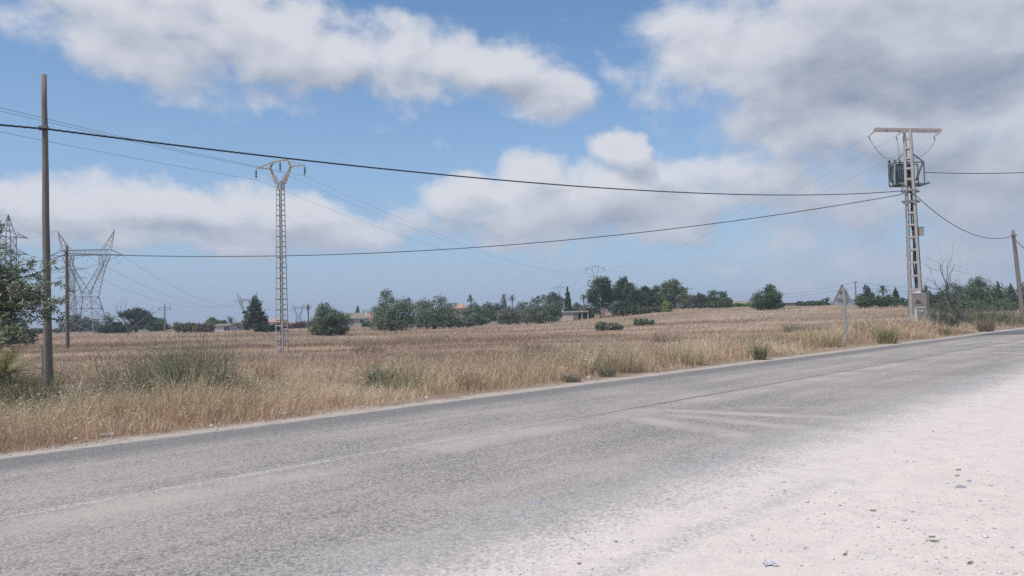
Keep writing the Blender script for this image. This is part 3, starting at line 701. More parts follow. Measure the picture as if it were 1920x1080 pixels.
G1 = 'bushy trees standing in the field'; G2 = 'trees along the far edge of the field'; G3 = 'trees of the grove behind the wire fence'; G4 = 'trees and scrub beyond the roadside pole'
T = [
 ('round', 'dark', 22, 68, 80, 597, 'dark rounded bush low behind the leafy branches at the left edge', G2, 4200),
 ('flat', 'broad', 85, 170, 66, 613, 'low green hedge seen between the tall wooden pole and the dark bush', G2, 1500),
 ('round', 'dark', 150, 185, 70, 588, 'dark broad tree behind the legs of the wide-beamed pylon', G2, 2400),
 ('round', 'dark', 214, 140, 62, 603, 'dark low bush beneath the feathery palm right of the big pylon', G2, 2200),
 ('tall', 'dark', 256, 150, 60, 576, 'dark tree partly hidden behind bare branches left of the crossarm post', G2, 2600),
 ('round', 'broad', 296, 165, 40, 594, 'small green tree at the foot of the distant crossarm post', G2, 1800),
 ('flat', 'brown', 367, 130, 62, 599, 'wide brownish twiggy shrub at the far edge of the field', G2, 2400),
 ('round', 'bright', 399, 170, 36, 594, 'fresh green small tree left of the low white building', G2, 1800),
 ('round', 'broad', 419, 165, 26, 600, 'little dark green bush between the fresh green tree and far palm', G2, 1200),
 ('cone', 'dark', 479, 118, 60, 555, 'dark pointed conifer left of the lattice power pylon', G2, 3600),
 ('flat', 'dark', 505, 114, 40, 602, 'low dark shrub spreading at the foot of the pointed conifer', G2, 1500),
 ('flat', 'red', 548, 165, 62, 601, 'reddish brown low hedge just right of the lattice pylon', G2, 1700),
 ('round', 'olive', 618, 79, 76, 566, 'grey green olive standing alone nearest to the lattice pylon', G1, 5600),
 ('cone', 'dark', 671, 260, 14, 573, 'tiny dark conifer rising behind the brown tiled house', G2, 700),
 ('round', 'broad', 688, 170, 22, 602, 'small shrub in front of the brown tiled house', G2, 900),
 ('peak', 'olive', 736, 98, 84, 541, 'large bushy tree with one tall shoulder on its left', G1, 5600),
 ('round', 'olive', 816, 113, 88, 551, 'wide bushy tree just right of the one with a tall shoulder', G1, 5200),
 ('flat', 'grey', 864, 122, 44, 590, 'dry grey shrub between two dark bushy field trees', G2, 1600),
 ('round', 'olive', 892, 145, 56, 567, 'smaller round field tree with a palm rising behind it', G1, 3600),
 ('round', 'broad', 914, 190, 34, 564, 'green tree peeping over the right shoulder of a round field tree', G2, 1500),
 ('round', 'grey', 955, 150, 50, 574, 'pale open twiggy olive before the pair of palms', G1, 2000),
 ('round', 'dark', 938, 210, 46, 562, 'dark tree left of the pair of distant palms', G2, 1600),
 ('round', 'broad', 985, 210, 52, 563, 'dark green tree just right of the pair of distant palms', G2, 1600),
 ('round', 'olive', 1015, 150, 84, 551, 'big broad olive left of the slim cypress', G1, 4600),
 ('tall', 'pine', 1041, 185, 32, 547, 'dark pine crown rising over the right side of the broad olive', G2, 1600),
 ('spindle', 'cypress', 1065, 170, 14, 538, 'slim dark cypress pointing above the low shed', G2, 1500),
 ('round', 'broad', 1080, 175, 34, 566, 'dark green bush right behind the slim cypress', G2, 1200),
 ('round', 'grey', 1098, 146, 34, 570, 'grey green bush behind the flat roof of the shed', G2, 1500),
 ('tall', 'pine', 1128, 135, 58, 518, 'tall dense pine directly behind the middle distance pylon', G3, 4200),
 ('tall', 'pine', 1170, 150, 36, 517, 'round topped pine second from the left of the grove', G3, 2800),
 ('round', 'pine', 1190, 135, 50, 529, 'dark broad pine in the middle of the grove', G3, 3400),
 ('tall', 'pine', 1213, 140, 38, 537, 'narrow dark pine touching the lighter trees of the grove', G3, 2600),
 ('round', 'euc', 1236, 140, 38, 532, 'lighter green tree left of the tallest light tree in the grove', G3, 2600),
 ('tall', 'euc', 1264, 140, 46, 523, 'tallest light green tree at the right half of the grove', G3, 3000),
 ('round', 'grey', 1287, 137, 34, 545, 'grey green tree below the small distant crossarm mast', G3, 2200),
 ('round', 'dark', 1311, 140, 44, 549, 'very dark layered tree near the right end of the grove', G3, 2400),
 ('round', 'broad', 1344, 138, 58, 543, 'wide green tree forming the right end of the grove', G3, 3200),
 ('flat', 'broad', 1222, 127, 52, 571, 'rounded green shrub just inside the wire fence', G3, 1800),
 ('round', 'lime', 1251, 126, 17, 561, 'yellow green bush standing before the grove', G3, 1300),
 ('flat', 'pine', 1176, 128, 50, 563, 'dark undergrowth beneath the pines near the brick wall', G3, 1900),
 ('flat', 'bright', 1386, 165, 40, 566, 'low bright green bushes right of the grove', G2, 1300),
 ('round', 'broad', 1440, 118, 64, 533, 'round solitary tree standing right of the grove on the rise', G1, 4600),
 ('flat', 'broad', 1522, 150, 44, 561, 'low dark bushes left of the triangular sign', G2, 1500),
 ('round', 'dark', 1628, 130, 26, 533, 'dark ball shaped tree right of the thin pole', G4, 1500),
 ('flat', 'broad', 1648, 118, 84, 545, 'wide green thicket left of the transformer tower', G4, 3000),
 ('spindle', 'cypress', 1680, 130, 14, 540, 'dark cypress just left of the transformer tower', G4, 1000),
 ('round', 'broad', 1734, 115, 24, 533, 'small dark tree just right of the tower above the cabinets', G4, 1400),
 ('round', 'broad', 1768, 105, 60, 544, 'green tree behind the twisted left limbs of the dead tree', G4, 2800),
 ('round', 'broad', 1835, 112, 110, 518, 'largest dark green tree mass right of the dead tree', G4, 5200),
 ('round', 'euc', 1795, 95, 90, 560, 'dull green scrub directly behind the dead tree', G4, 2800),
 ('round', 'euc', 1870, 96, 80, 557, 'yellowish green scrub left of the leaning roadside pole', G4, 2800),
 ('spindle', 'cypress', 1873, 116, 14, 528, 'thin cypress emerging from the right end of the big tree mass', G4, 900),
 ('spindle', 'cypress', 1897, 112, 16, 532, 'thin cypress close by the leaning roadside pole', G4, 900),
 ('round', 'dark', 1925, 105, 60, 528, 'dark tree behind the leaning roadside pole at the right edge', G4, 2200),
 ('flat', 'dull', 1143, 74, 44, 599, 'grey green low shrub in the grass before the shed', G1, 2600),
 ('flat', 'olive', 1207, 86, 32, 594.5, 'low green bush in the grass before the wire fence', G1, 2000),
]
for i, (sh, ti, px, Y, w, yt, lab, grp, n) in enumerate(T):
    nm = 'bush' if ('bush' in lab.split() or 'bushes' in lab or 'undergrowth' in lab or 'scrub' in lab or 'thicket' in lab) else ('hedge' if 'hedge' in lab else None)
    plant_tree(sh, ti, px, Y, w, yt, lab, 100+i, grp, int(n*2.3), name=nm, cat='hedge' if nm == 'hedge' else None)
for i, (px, Y, w, yt, lab) in enumerate([
    (207, 150, 50, 582, 'feathery palm between the big pylon and the bare branches'),
    (432, 175, 26, 591, 'squat palm above the low white building'),
    (578, 160, 17, 569, 'tall thin palm at the left side of the lone olive'),
    (768, 180, 20, 556, 'small palm top between the two biggest bushy field trees'),
    (884, 200, 22, 551, 'palm head rising above the smaller round field tree'),
    (946, 200, 21, 549, 'left palm of the distant pair'),
    (961, 206, 18, 551, 'right palm of the distant pair'),
    (1095, 172, 19, 549, 'palm between the slim cypress and the tall pines'),
    (1550, 150, 26, 556, 'low palm just left of the triangular sign'),
    (1656, 130, 28, 532, 'palm rising from the thicket left of the transformer tower')]):
    palm(px, Y, w, yt, lab, 400+i)

# far-off woods that read as one mass
def far_wood():
    rs = np.random.RandomState(77); V, Q, C = [], [], []; k = 0
    for i in range(150):
        px = rs.uniform(-120, 2050); Y = rs.uniform(300, 460); b = ground(px, Y)
        hh = rs.uniform(1.5, 3.8)*(1.25 if px < 700 else .8); w = rs.uniform(3, 8)
        v, q, c = crown_mesh(rs, [(0, 0, hh*.5, w, w*.7, hh*.5), (w*.5, 0, hh*.6, w*.5, w*.5, hh*.45)], 260, 1.0, TINT['broad'])
        V.append(v+np.array(b)); Q.append(q+k); C.append(c); k += len(v)
    o = poly_mesh('distant_woods', np.concatenate(V), [np.concatenate(Q)], np.concatenate(C), M_LEAF)
    tag(o, 'far-off line of low green woods along the horizon', 'woods', kind='stuff')
far_wood()

# bare trees
def branchy(mb, p, d, L, r, depth, rs, up=.12, kink=.35):
    pts = [p]; rad = [r]; q = Vector(p); dd = Vector(d).normalized(); n = 4
    for i in range(n):
        dd = (dd+Vector((rs.gauss(0, kink), rs.gauss(0, kink), rs.gauss(up, kink)))*.5).normalized()
        q = q+dd*L/n; pts.append(q.copy()); rad.append(r*(1-.5*(i+1)/n))
        if depth and i >= 1 and rs.random() < .85:
            s = (dd+Vector((rs.gauss(0, .8), rs.gauss(0, .8), rs.gauss(.15, .6)))).normalized()
            branchy(mb, q.copy(), s, L*rs.uniform(.45, .75), rad[-1]*.62, depth-1, rs, up, kink)
    mb.tube(pts, rad, 5 if r > .02 else 4)
def dead_tree(px, Y, label, stems, seed, name='dead_tree', r=.11, depth=3):
    rs = random.Random(seed); b = ground(px, Y); e = empty(name, b, 0, label, 'dead tree')
    tm = MB(); tm.tube([(0, 0, -.1), (.02, 0, .35), (0, 0, .75)], [r*1.5, r*1.25, r*1.05], 8); tm.build('trunk', M_DEAD, e)
    for (dx, dz, L, rr, dp) in stems:
        m = MB(); branchy(m, Vector((0, 0, .6)), (dx, rs.uniform(-.2, .2), dz), L, rr, dp, rs); m.build('branch', M_DEAD, e)
dead_tree(1808, 60, 'bare dead tree with twisted branches right of the cabinets', [(-.95, 1, 3.2, .11, 3), (-1.5, .55, 2.4, .09, 3), (.55, .9, .9, .10, 0), (-.25, .9, .8, .10, 0), (-.5, 1.2, 2.3, .06, 3), (.7, 1.0, 1.9, .05, 3)], 12, r=.12)
dead_tree(1793, 61, 'dark leaning dead stem in front of the big tree mass', [(-.40, 1.2, 3.2, .075, 3), (.45, 1.0, 2.2, .05, 3)], 31, r=.075)
dead_tree(1764, 58, 'fallen bare branch sloping down right of the cabinets', [(-1.5, .75, 1.9, .08, 2), (-1.0, .25, 1.4, .07, 2), (-1.3, 1.0, 1.2, .05, 2)], 44, r=.08)
dead_tree(240, 118, 'bare tree with forked upper branches at the left edge of the field', [(-.3, 1.2, 3.2, .10, 3), (.8, .9, 3.4, .10, 3), (1.0, .9, 3.6, .08, 3)], 9, r=.12)

# weeds: thin green stalks from one root
def weed(px, Y, w, h, tint, label, seed, n=260, group='green weeds in the dry grass', name='weed_clump', tops=0):
    rs = np.random.RandomState(seed); b = ground(px, Y); e = empty(name, b, 0, label, 'weed', group)
    a = rs.rand(n)*6.283; rr = np.sqrt(rs.rand(n))*w*.30; L = h*rs.uniform(.45, 1.05, n); k = rs.normal(0, .26, (n, 2))*min(1., w/h)
    base = np.stack([np.cos(a)*rr, np.sin(a)*rr*.8, np.zeros(n)-.02], 1)
    out = np.stack([np.cos(a)*.35*rr/(w*.3+1e-6), np.sin(a)*.35*rr/(w*.3+1e-6)], 1)+k
    px_m = Y/789.
    wd = np.maximum(.007, .4*px_m)*rs.uniform(.7, 1.5, n); yaw = rs.rand(n)*math.pi
    s = np.stack([np.cos(yaw)*wd/2, np.sin(yaw)*wd/2, np.zeros(n)], 1)
    mid = base+np.concatenate([out*L[:, None]*.4, (L*.55)[:, None]], 1); tip = base+np.concatenate([out*L[:, None], L[:, None]], 1)
    V = np.stack([base-s, base+s, mid+s*.8, mid-s*.8, tip], 1).reshape(-1, 3); i = np.arange(n)[:, None]*5
    tone = rs.uniform(.65, 1.35, n)[:, None]; C = np.array(tint)*tone
    dry = rs.rand(n) < .36; C[dry] = np.array([.40, .33, .19])*tone[dry]
    poly_mesh('stalks', V, [i+np.array([[0, 1, 2, 3]]), i+np.array([[3, 2, 4]])], np.repeat(C, 5, 0), M_GRASS, e)
    m = n*7; j = rs.randint(0, n, m); t = rs.uniform(.2, 1, m)[:, None]
    p = np.where(t < .5, base[j]+(mid[j]-base[j])*t*2, mid[j]+(tip[j]-mid[j])*(t-.5)*2)+rs.normal(0, .025*h, (m, 3))
    keep = p[:, 2] > .02; p = p[keep]; m = len(p)
    v, q = leaf_cards(p, rs.normal(size=(m, 3)), np.maximum(.035, .75*px_m)*rs.uniform(.6, 1.5, m), .3, rs)
    lc = np.repeat(np.array(tint)*rs.uniform(.6, 1.5, m)[:, None], 4, 0)
    poly_mesh('leaves', v, [q], lc, M_LEAF, e)
    if tops:
        r2 = random.Random(seed)
        for _ in range(tops):
            x = r2.uniform(-.5, .5)*w; y = r2.uniform(-.4, .4)*w; mb = MB(); hh = h*r2.uniform(.75, 1.12); lx = r2.gauss(0, .16)
            mb.tube([(x, y, 0), (x+lx*.4, y, hh*.5), (x+lx, y, hh)], [.0045, .004, .003], 4)
            for _k in range(5):
                t = r2.uniform(.5, 1); mb.tube([(x+lx*t, y, hh*t), (x+lx*t+r2.gauss(0, .07), y+r2.gauss(0, .07), hh*t+r2.uniform(.02, .12))], [.003, .002], 3)
            mb.build('dry_stem', M_STEM, e)
GW = (.17, .205, .115)
weed(318, 14.2, 1.9, 1.35, GW, 'biggest tall green weed clump in the grass beside the left pole', 1, 520, tops=9)
weed(372, 14.8, 1.7, 1.5, (.17, .20, .12), 'tall green weed clump on the right of the biggest one', 2, 440, tops=9)
weed(245, 14.6, 1.5, 1.15, (.19, .20, .12), 'paler tall weed clump left of the biggest one', 3, 300, tops=9)
weed(425, 15.6, .8, .9, (.21, .22, .14), 'slender grey green weed clump farthest right of the tall ones', 4, 150, tops=6)
weed(50, 14.5, 1.9, .85, (.145, .16, .08), 'low dark weed clump at the foot of the tall wooden pole', 5, 560, tops=3)
weed(706, 18.4, .6, .58, (.16, .21, .13), 'bright green weed clump alone in the middle of the verge', 6, 200)
weed(748, 18.6, .45, .45, (.14, .17, .10), 'small green weed clump beside the bright one in mid verge', 7, 120)
weed(1138, 20.3, .6, .40, (.27, .24, .16), 'small dull weed clump in the verge below the far shed', 8, 150)
weed(1072, 18.9, .7, .26, (.28, .26, .20), 'grey withered weed clump close to the middle of the road edge', 9, 150)
weed(1425, 26.0, .6, .62, (.21, .225, .12), 'green grass tuft on the road edge left of the sign', 10, 220)
weed(1664, 36.0, 1.3, .95, (.30, .29, .15), 'rounded green tuft on the road edge right of the sign', 11, 260)
weed(1620, 42.0, 1.6, 1.1, (.21, .21, .14), 'grey green weeds between the sign and the transformer tower', 12, 260)
weed(1745, 54.0, 2.2, 1.5, (.15, .18, .11), 'green weeds just right of the pale cabinet', 13, 300)
weed(1772, 55.0, 2.6, 1.8, (.16, .19, .12), 'tall green weeds under the fallen bare branch', 14, 320)
weed(1830, 62.0, 4.5, 1.7, (.19, .21, .15), 'wide grey green weeds right of the dead tree', 15, 420)
weed(1880, 63.0, 4.0, 1.6, (.19, .205, .14), 'wide grey green weeds left of the leaning pole', 16, 380)
weed(1490, 55.0, 2.6, .75, (.22, .20, .165), 'dull dark weeds in the grass left of the triangular sign', 19, 300)
weed(1535, 52.0, 1.8, .7, (.24, .215, .17), 'dull dark weeds in the grass nearest to the triangular sign', 20, 240)
weed(1848, 50.0, 1.5, .95, (.25, .19, .16), 'brown dry clump at the kink of the road edge', 17, 240)
weed(1760, 45.0, 2.0, .6, (.20, .18, .10), 'olive brown low clump on the road edge below the cabinets', 18, 220)

for i, (px, Y, w, h, tint, lab) in enumerate([
    (505, 19.0, .8, .95, (.60, .43, .33), 'pinkish dry grass bunch leaning below the lattice pylon'),
    (1172, 21.5, .9, 1.0, (.62, .51, .35), 'pale tall grass bunch leaning in the verge at mid view'),
    (1085, 21.0, 1.1, .8, (.66, .56, .38), 'pale yellow grass bunch left of the leaning one in mid verge'),
    (1300, 24.0, 1.2, .8, (.64, .53, .35), 'pale yellow grass bunch well left of the green roadside tuft'),
    (1515, 33.5, 1.5, .95, (.66, .53, .32), 'golden tall grass bunch just left of the sign post'),
    (1558, 34.0, 1.3, .95, (.66, .54, .34), 'golden tall grass bunch touching the sign post'),
    (150, 13.6, 1.0, .6, (.60, .50, .33), 'pale dry grass bunch right of the tall pole foot'),
    (455, 15.6, 1.0, .75, (.60, .50, .34), 'pale dry grass bunch right of the green weed clumps'),
    (640, 17.0, .9, .6, (.55, .42, .30), 'tawny grass bunch left of the bright green clump'),
    (880, 17.5, .8, .55, (.52, .39, .28), 'tawny grass bunch near the middle of the verge'),
    (800, 27.0, 1.6, .55, (.36, .24, .18), 'reddish brown grass bunch in mid field'),
    (1010, 33.0, 2.2, .6, (.34, .235, .18), 'reddish brown grass bunch in the field before the broad olive'),
    (690, 36.0, 2.4, .55, (.34, .23, .17), 'reddish brown grass bunch in the field below the shouldered tree'),
    (1250, 42.0, 2.6, .65, (.36, .25, .19), 'reddish brown grass bunch in the field below the fence')]):
    weed(px, Y, w, h, tint, lab, 60+i, 230, 'dry grass bunches', 'grass_bunch')
# young date palm whose fronds reach in from the left
def date_palm():
    rs = np.random.RandomState(8); b = ground(8, 19.6)
    e = empty('young_palm', b, 0, 'young date palm spreading fronds low behind the tall wooden pole', 'palm tree')
    v, q, C = fronds(rs, 26, 2.1, .45, .75, (.25, .24, .11), .40, 24, -.05, .62)
    poly_mesh('fronds', v, [q], C, M_FROND, e)
    MB().tube([(0, 0, -.1), (0, 0, .2), (0, 0, .5)], [.28, .25, .12], 9).build('trunk', M_BARK, e)
date_palm()
# leafy tree leaning in from the left, in front of the pole
def leafy_tree():
    rs = np.random.RandomState(4); r2 = random.Random(4)
    b = ground(-150, 16.2); e = empty('leafy_tree', b, 0, 'leafy tree reaching its branches in front of the tall wooden pole', 'tree')
    tm = MB(); top = Vector((.35, 0, 2.3)); tm.tube([(0, 0, -.1), (.1, .02, .9), (.2, 0, 1.7), top], [.17, .14, .12, .09], 9); tm.build('trunk', M_BARK, e)
    ends = [(4, 412), (14, 455), (3, 500), (40, 510), (22, 535), (70, 512), (92, 505), (82, 488), (112, 528), (60, 545), (88, 556), (106, 566), (20, 565), (45, 580), (75, 585), (122, 590), (104, 600), (5, 600), (30, 615), (15, 640), (48, 636), (60, 560), (95, 540), (-30, 480), (-40, 545), (-10, 530), (50, 600), (2, 555), (28, 582), (20, 618), (42, 612), (8, 636), (52, 632), (34, 560), (62, 575), (12, 505), (50, 525), (90, 575), (10, 480), (118, 572), (44, 545)]
    bm = MB(); P, N, S, C = [], [], [], []
    for i, (px, py) in enumerate(ends):
        t = at(px, py, 15.6+r2.uniform(-.5, .9))-b
        st = top if i % 2 else Vector((.2, 0, 1.75)); L = (t-st).length
        md = st.lerp(t, .55)+Vector((r2.gauss(0, .08), r2.gauss(0, .15), .10*L*(-.5 if t.z < 1.6 else .6)))
        pts = [st, st.lerp(md, .5)+Vector((r2.gauss(0, .06), r2.gauss(0, .08), r2.gauss(.03, .07))), md, md.lerp(t, .6)+Vector((r2.gauss(0, .04), 0, r2.gauss(0, .04))), t]
        bm.tube(pts, [.035, .026, .018, .010, .004], 5)
        for k in range(12):                                         # twigs with leaves
            f = r2.uniform(.56, 1.0); o0 = md.lerp(t, (f-.55)/.45)
            dv = Vector((r2.gauss(.25, .7), r2.gauss(0, .7), r2.gauss(-.05, .6))).normalized(); tl = r2.uniform(.12, .32)
            o1 = o0+dv*tl+Vector((0, 0, -.03)); bm.tube([o0, o0.lerp(o1, .5)+Vector((0, 0, .02)), o1], [.005, .004, .002], 3)
            m = 17; tt = rs.uniform(.1, 1.15, m)[:, None]
            P.append(np.array(o0)+(np.array(o1)-np.array(o0))*tt+rs.normal(0, .035, (m, 3)))
            N.append(rs.normal(0, .7, (m, 3))+np.array([-.2, -.3, .7])); S.append(rs.uniform(.06, .135, m))
            C.append(np.array([.205, .235, .15])*(r2.uniform(.7, 1.3)*rs.uniform(.7, 1.35, m))[:, None])
    bm.build('branches', M_BARK, e)
    P, N, S, C = map(np.concatenate, (P, N, S, C))
    v, q = leaf_cards(P, N, S, .30, rs); poly_mesh('leaves', v, [q], np.repeat(C, 4, 0), M_LEAF, e)
leafy_tree()

# ------------------------------------------------------------------ poles
def wood_pole(px, Y, ptop, r0, r1, label, mat, seed, name='wooden_pole'):
    b = ground(px, Y); t = at(ptop[0], ptop[1], Y)-b
    e = empty(name, b, 0, label, 'pole', 'wooden utility poles')
    rs = random.Random(seed); pts, rad = [], []
    for i in range(13):
        k = i/12; pts.append(Vector((t.x*k+rs.gauss(0, .006), t.y*k, -.3+(t.z+.3)*k))); rad.append(r0+(r1-r0)*k)
    MB().tube(pts, rad, 14).build('shaft', mat, e, True)
    return e, t
POLE_A, tA = wood_pole(91.5, 18.5, (82.5, 140), .103, .056, 'tall weathered wooden pole at the left holding the thick cable', M_POLE, 1)
MB().box((-.15, -.03, 0), (-.09, .03, 1.15)).build('cable_guard', M_DKST, POLE_A)
pj = at(87, 242, 18.5)-POLE_A.location
MB().box((pj.x-.10, pj.y-.15, pj.z-.05), (pj.x+.10, pj.y-.09, pj.z+.05)).bar(pj+Vector((0, -.12, 0)), pj+Vector((.13, -.12, .0)), .03).build('clamp', M_DKST, POLE_A)
POLE_B, tB = wood_pole(127, 51, (125, 460), .12, .085, 'short dark wooden pole farther off before the big pylon', M_POLE2, 2)
MB().bar((tB.x-.16, -.12, tB.z-.38), (tB.x+.16, -.12, tB.z-.38), .08).build('clamp', M_DKST, POLE_B)
POLE_C, tC = wood_pole(1920, 64, (1899, 431), .19, .13, 'leaning grey wooden pole by the road at the right edge', M_POLE, 3)
MB().bar((tC.x-.25, -.16, tC.z-.45), (tC.x+.25, -.16, tC.z-.45), .08).build('clamp', M_DKST, POLE_C)
b = ground(1605, 140); t = at(1603.5, 527, 140)-b
POLE_D = empty('metal_pole', b, 0, 'thin pale pole far behind the triangular sign', 'pole')
MB().tube([(0, 0, -.1), (t.x, 0, t.z)], [.16, .11], 8).build('shaft', M_FAR, POLE_D)
MB().bar((t.x-.5, 0, t.z-.3), (t.x+.5, 0, t.z-.3), .1).build('crossarm', M_FAR, POLE_D)

# ------------------------------------------------------------------ lattice steel
def L_leg(mb, p, q, w, sx, sy, t=.012):
    """an angle-iron leg: two flanges meeting at the corner"""
    p = Vector(p); q = Vector(q)
    mb.bar(p+Vector((-sx*w/2, 0, 0)), q+Vector((-sx*w/2, 0, 0)), w, t, up=(0, 1, 0))
    mb.bar(p+Vector((0, -sy*w/2, 0)), q+Vector((0, -sy*w/2, 0)), w, t, up=(1, 0, 0))
def insulator(name, parent, p, q, n, r, mat, cap=.02):
    p = Vector(p); q = Vector(q); L = (q-p).length
    M = Matrix.Translation(p) @ (q-p).to_track_quat('Z', 'Y').to_matrix().to_4x4()
    prof = [(cap, 0), (cap, L*.12)]
    for i in range(n):
        z = L*(.15+.7*i/n); dz = L*.7/n; prof += [(r*.35, z), (r, z+dz*.35), (r*.95, z+dz*.5), (r*.35, z+dz*.75)]
    prof += [(cap, L*.88), (cap, L)]
    return MB().lathe(prof, M, 10).build(name, mat, parent, True)

# the Y-headed pylon in the field
def y_pylon():
    Y = 39.0; b = ground(529, Y); k = Y/F
    rz = R_(-15); e = empty('lattice_pylon', b, rz, 'slender lattice power pylon with forked head in the field', 'power pylon')
    zt = top_z(525, 355, Y)-b.z; zy = top_z(524.5, 340, Y)-b.z; w0, w1 = .225, .145
    c45 = R_(-6)
    def corner(i, z):
        a = c45+i*math.pi/2+math.pi/4; w = (w0+(w1-w0)*z/zt)*math.sqrt(2); return Vector((math.cos(a)*w, math.sin(a)*w, z))
    for i in range(4):
        a = corner(i, 0); d = a.normalized(); m = MB(); tang = Vector((-d.y, d.x, 0))
        for s in (-1, 1):
            ax = (d*-.5*math.sqrt(2)*.5+tang*s*.5).normalized()
            m.bar(corner(i, -.1)+ax*.03, corner(i, zy)+ax*.025, .05, .012, up=(-ax.y, ax.x, 0))
        m.build('leg', M_GALV, e)
    z = .35
    while z < zt:
        for i in range(4):
            zz = z+(.26 if i % 2 else 0)
            if zz < zt: MB().bar(corner(i, zz), corner((i+1) % 4, zz), .010, .048).build('rung', M_RUST, e)
        z += .52
    pl = MB()
    for i in range(4):
        p, q = corner(i, zt-.05), corner((i+1) % 4, zt-.05); n = Vector(((p+q)/2).to_tuple()); n.z = 0; n.normalize()
        M = Matrix.Translation((p+q)/2+Vector((0, 0, .2))) @ Matrix.Rotation(math.atan2(n.y, n.x), 4, 'Z')
        pl.box((-.002, -(p-q).length*.44, -.2), (.010, -(p-q).length*.12, .22), M); pl.box((-.002, (p-q).length*.12, -.2), (.010, (p-q).length*.44, .22), M)
    pl.build('neck_plates', M_GALV, e)
    # head in the local x-z plane; positions from the centre line
    cx = 523.5; Zp = lambda y: top_z(cx, y, Y)-b.z
    zE, zT, zC, zA = Zp(314), Zp(303), Zp(300.5), Zp(313)
    xs = lambda px: (px-cx)*k/math.cos(rz)
    hd = MB()
    for s in (-1, 1):
        E = Vector((s*.58, 0, zE)); Tp = Vector((s*.42, 0, zT)); A = Vector((s*1.36, 0, zA))
        for d in (-.09, .09):
            dv = Vector((0, d, 0)); root = Vector((s*.19, d*1.4, zy-.12))
            hd.bar(root, E+dv*.7, .055); hd.bar(E+dv*.7, Tp+dv*.5, .05); hd.bar(Tp+dv*.5, A, .04); hd.bar(E+dv*.7, A, .04)
            hd.bar(root+Vector((-s*.10, 0, .02)), root.lerp(E+dv, .55)+Vector((-s*.08, 0, 0)), .035)
        for t_ in (.25, .5, .75): 
            c0 = Vector((s*.19, 0, zy-.12)).lerp(E, t_); hd.bar(c0+Vector((0, -.09, 0)), c0+Vector((0, .09, 0)), .03)
        hd.bar(E+Vector((0, -.06, 0)), E+Vector((0, .06, 0)), .05)
    for d in (-.045, .045):
        hd.bar((-.42, d, zT), (.42, d, zC+.01), .05)
    hd.build('forked_head', M_RUST, e)
    ends = []
    for p in ((-1.36, 0, zA-.02), (0, 0, (zT+zC)/2-.03), (1.36, 0, zA-.02)):
        q = (p[0], 0, p[2]-.52); insulator('insulator', e, p, q, 3, .062, M_GLASSI, .014); ends.append(Matrix.Translation(b) @ Matrix.Rotation(rz, 4, 'Z') @ Vector(q))
    return ends
Y_ENDS = y_pylon()

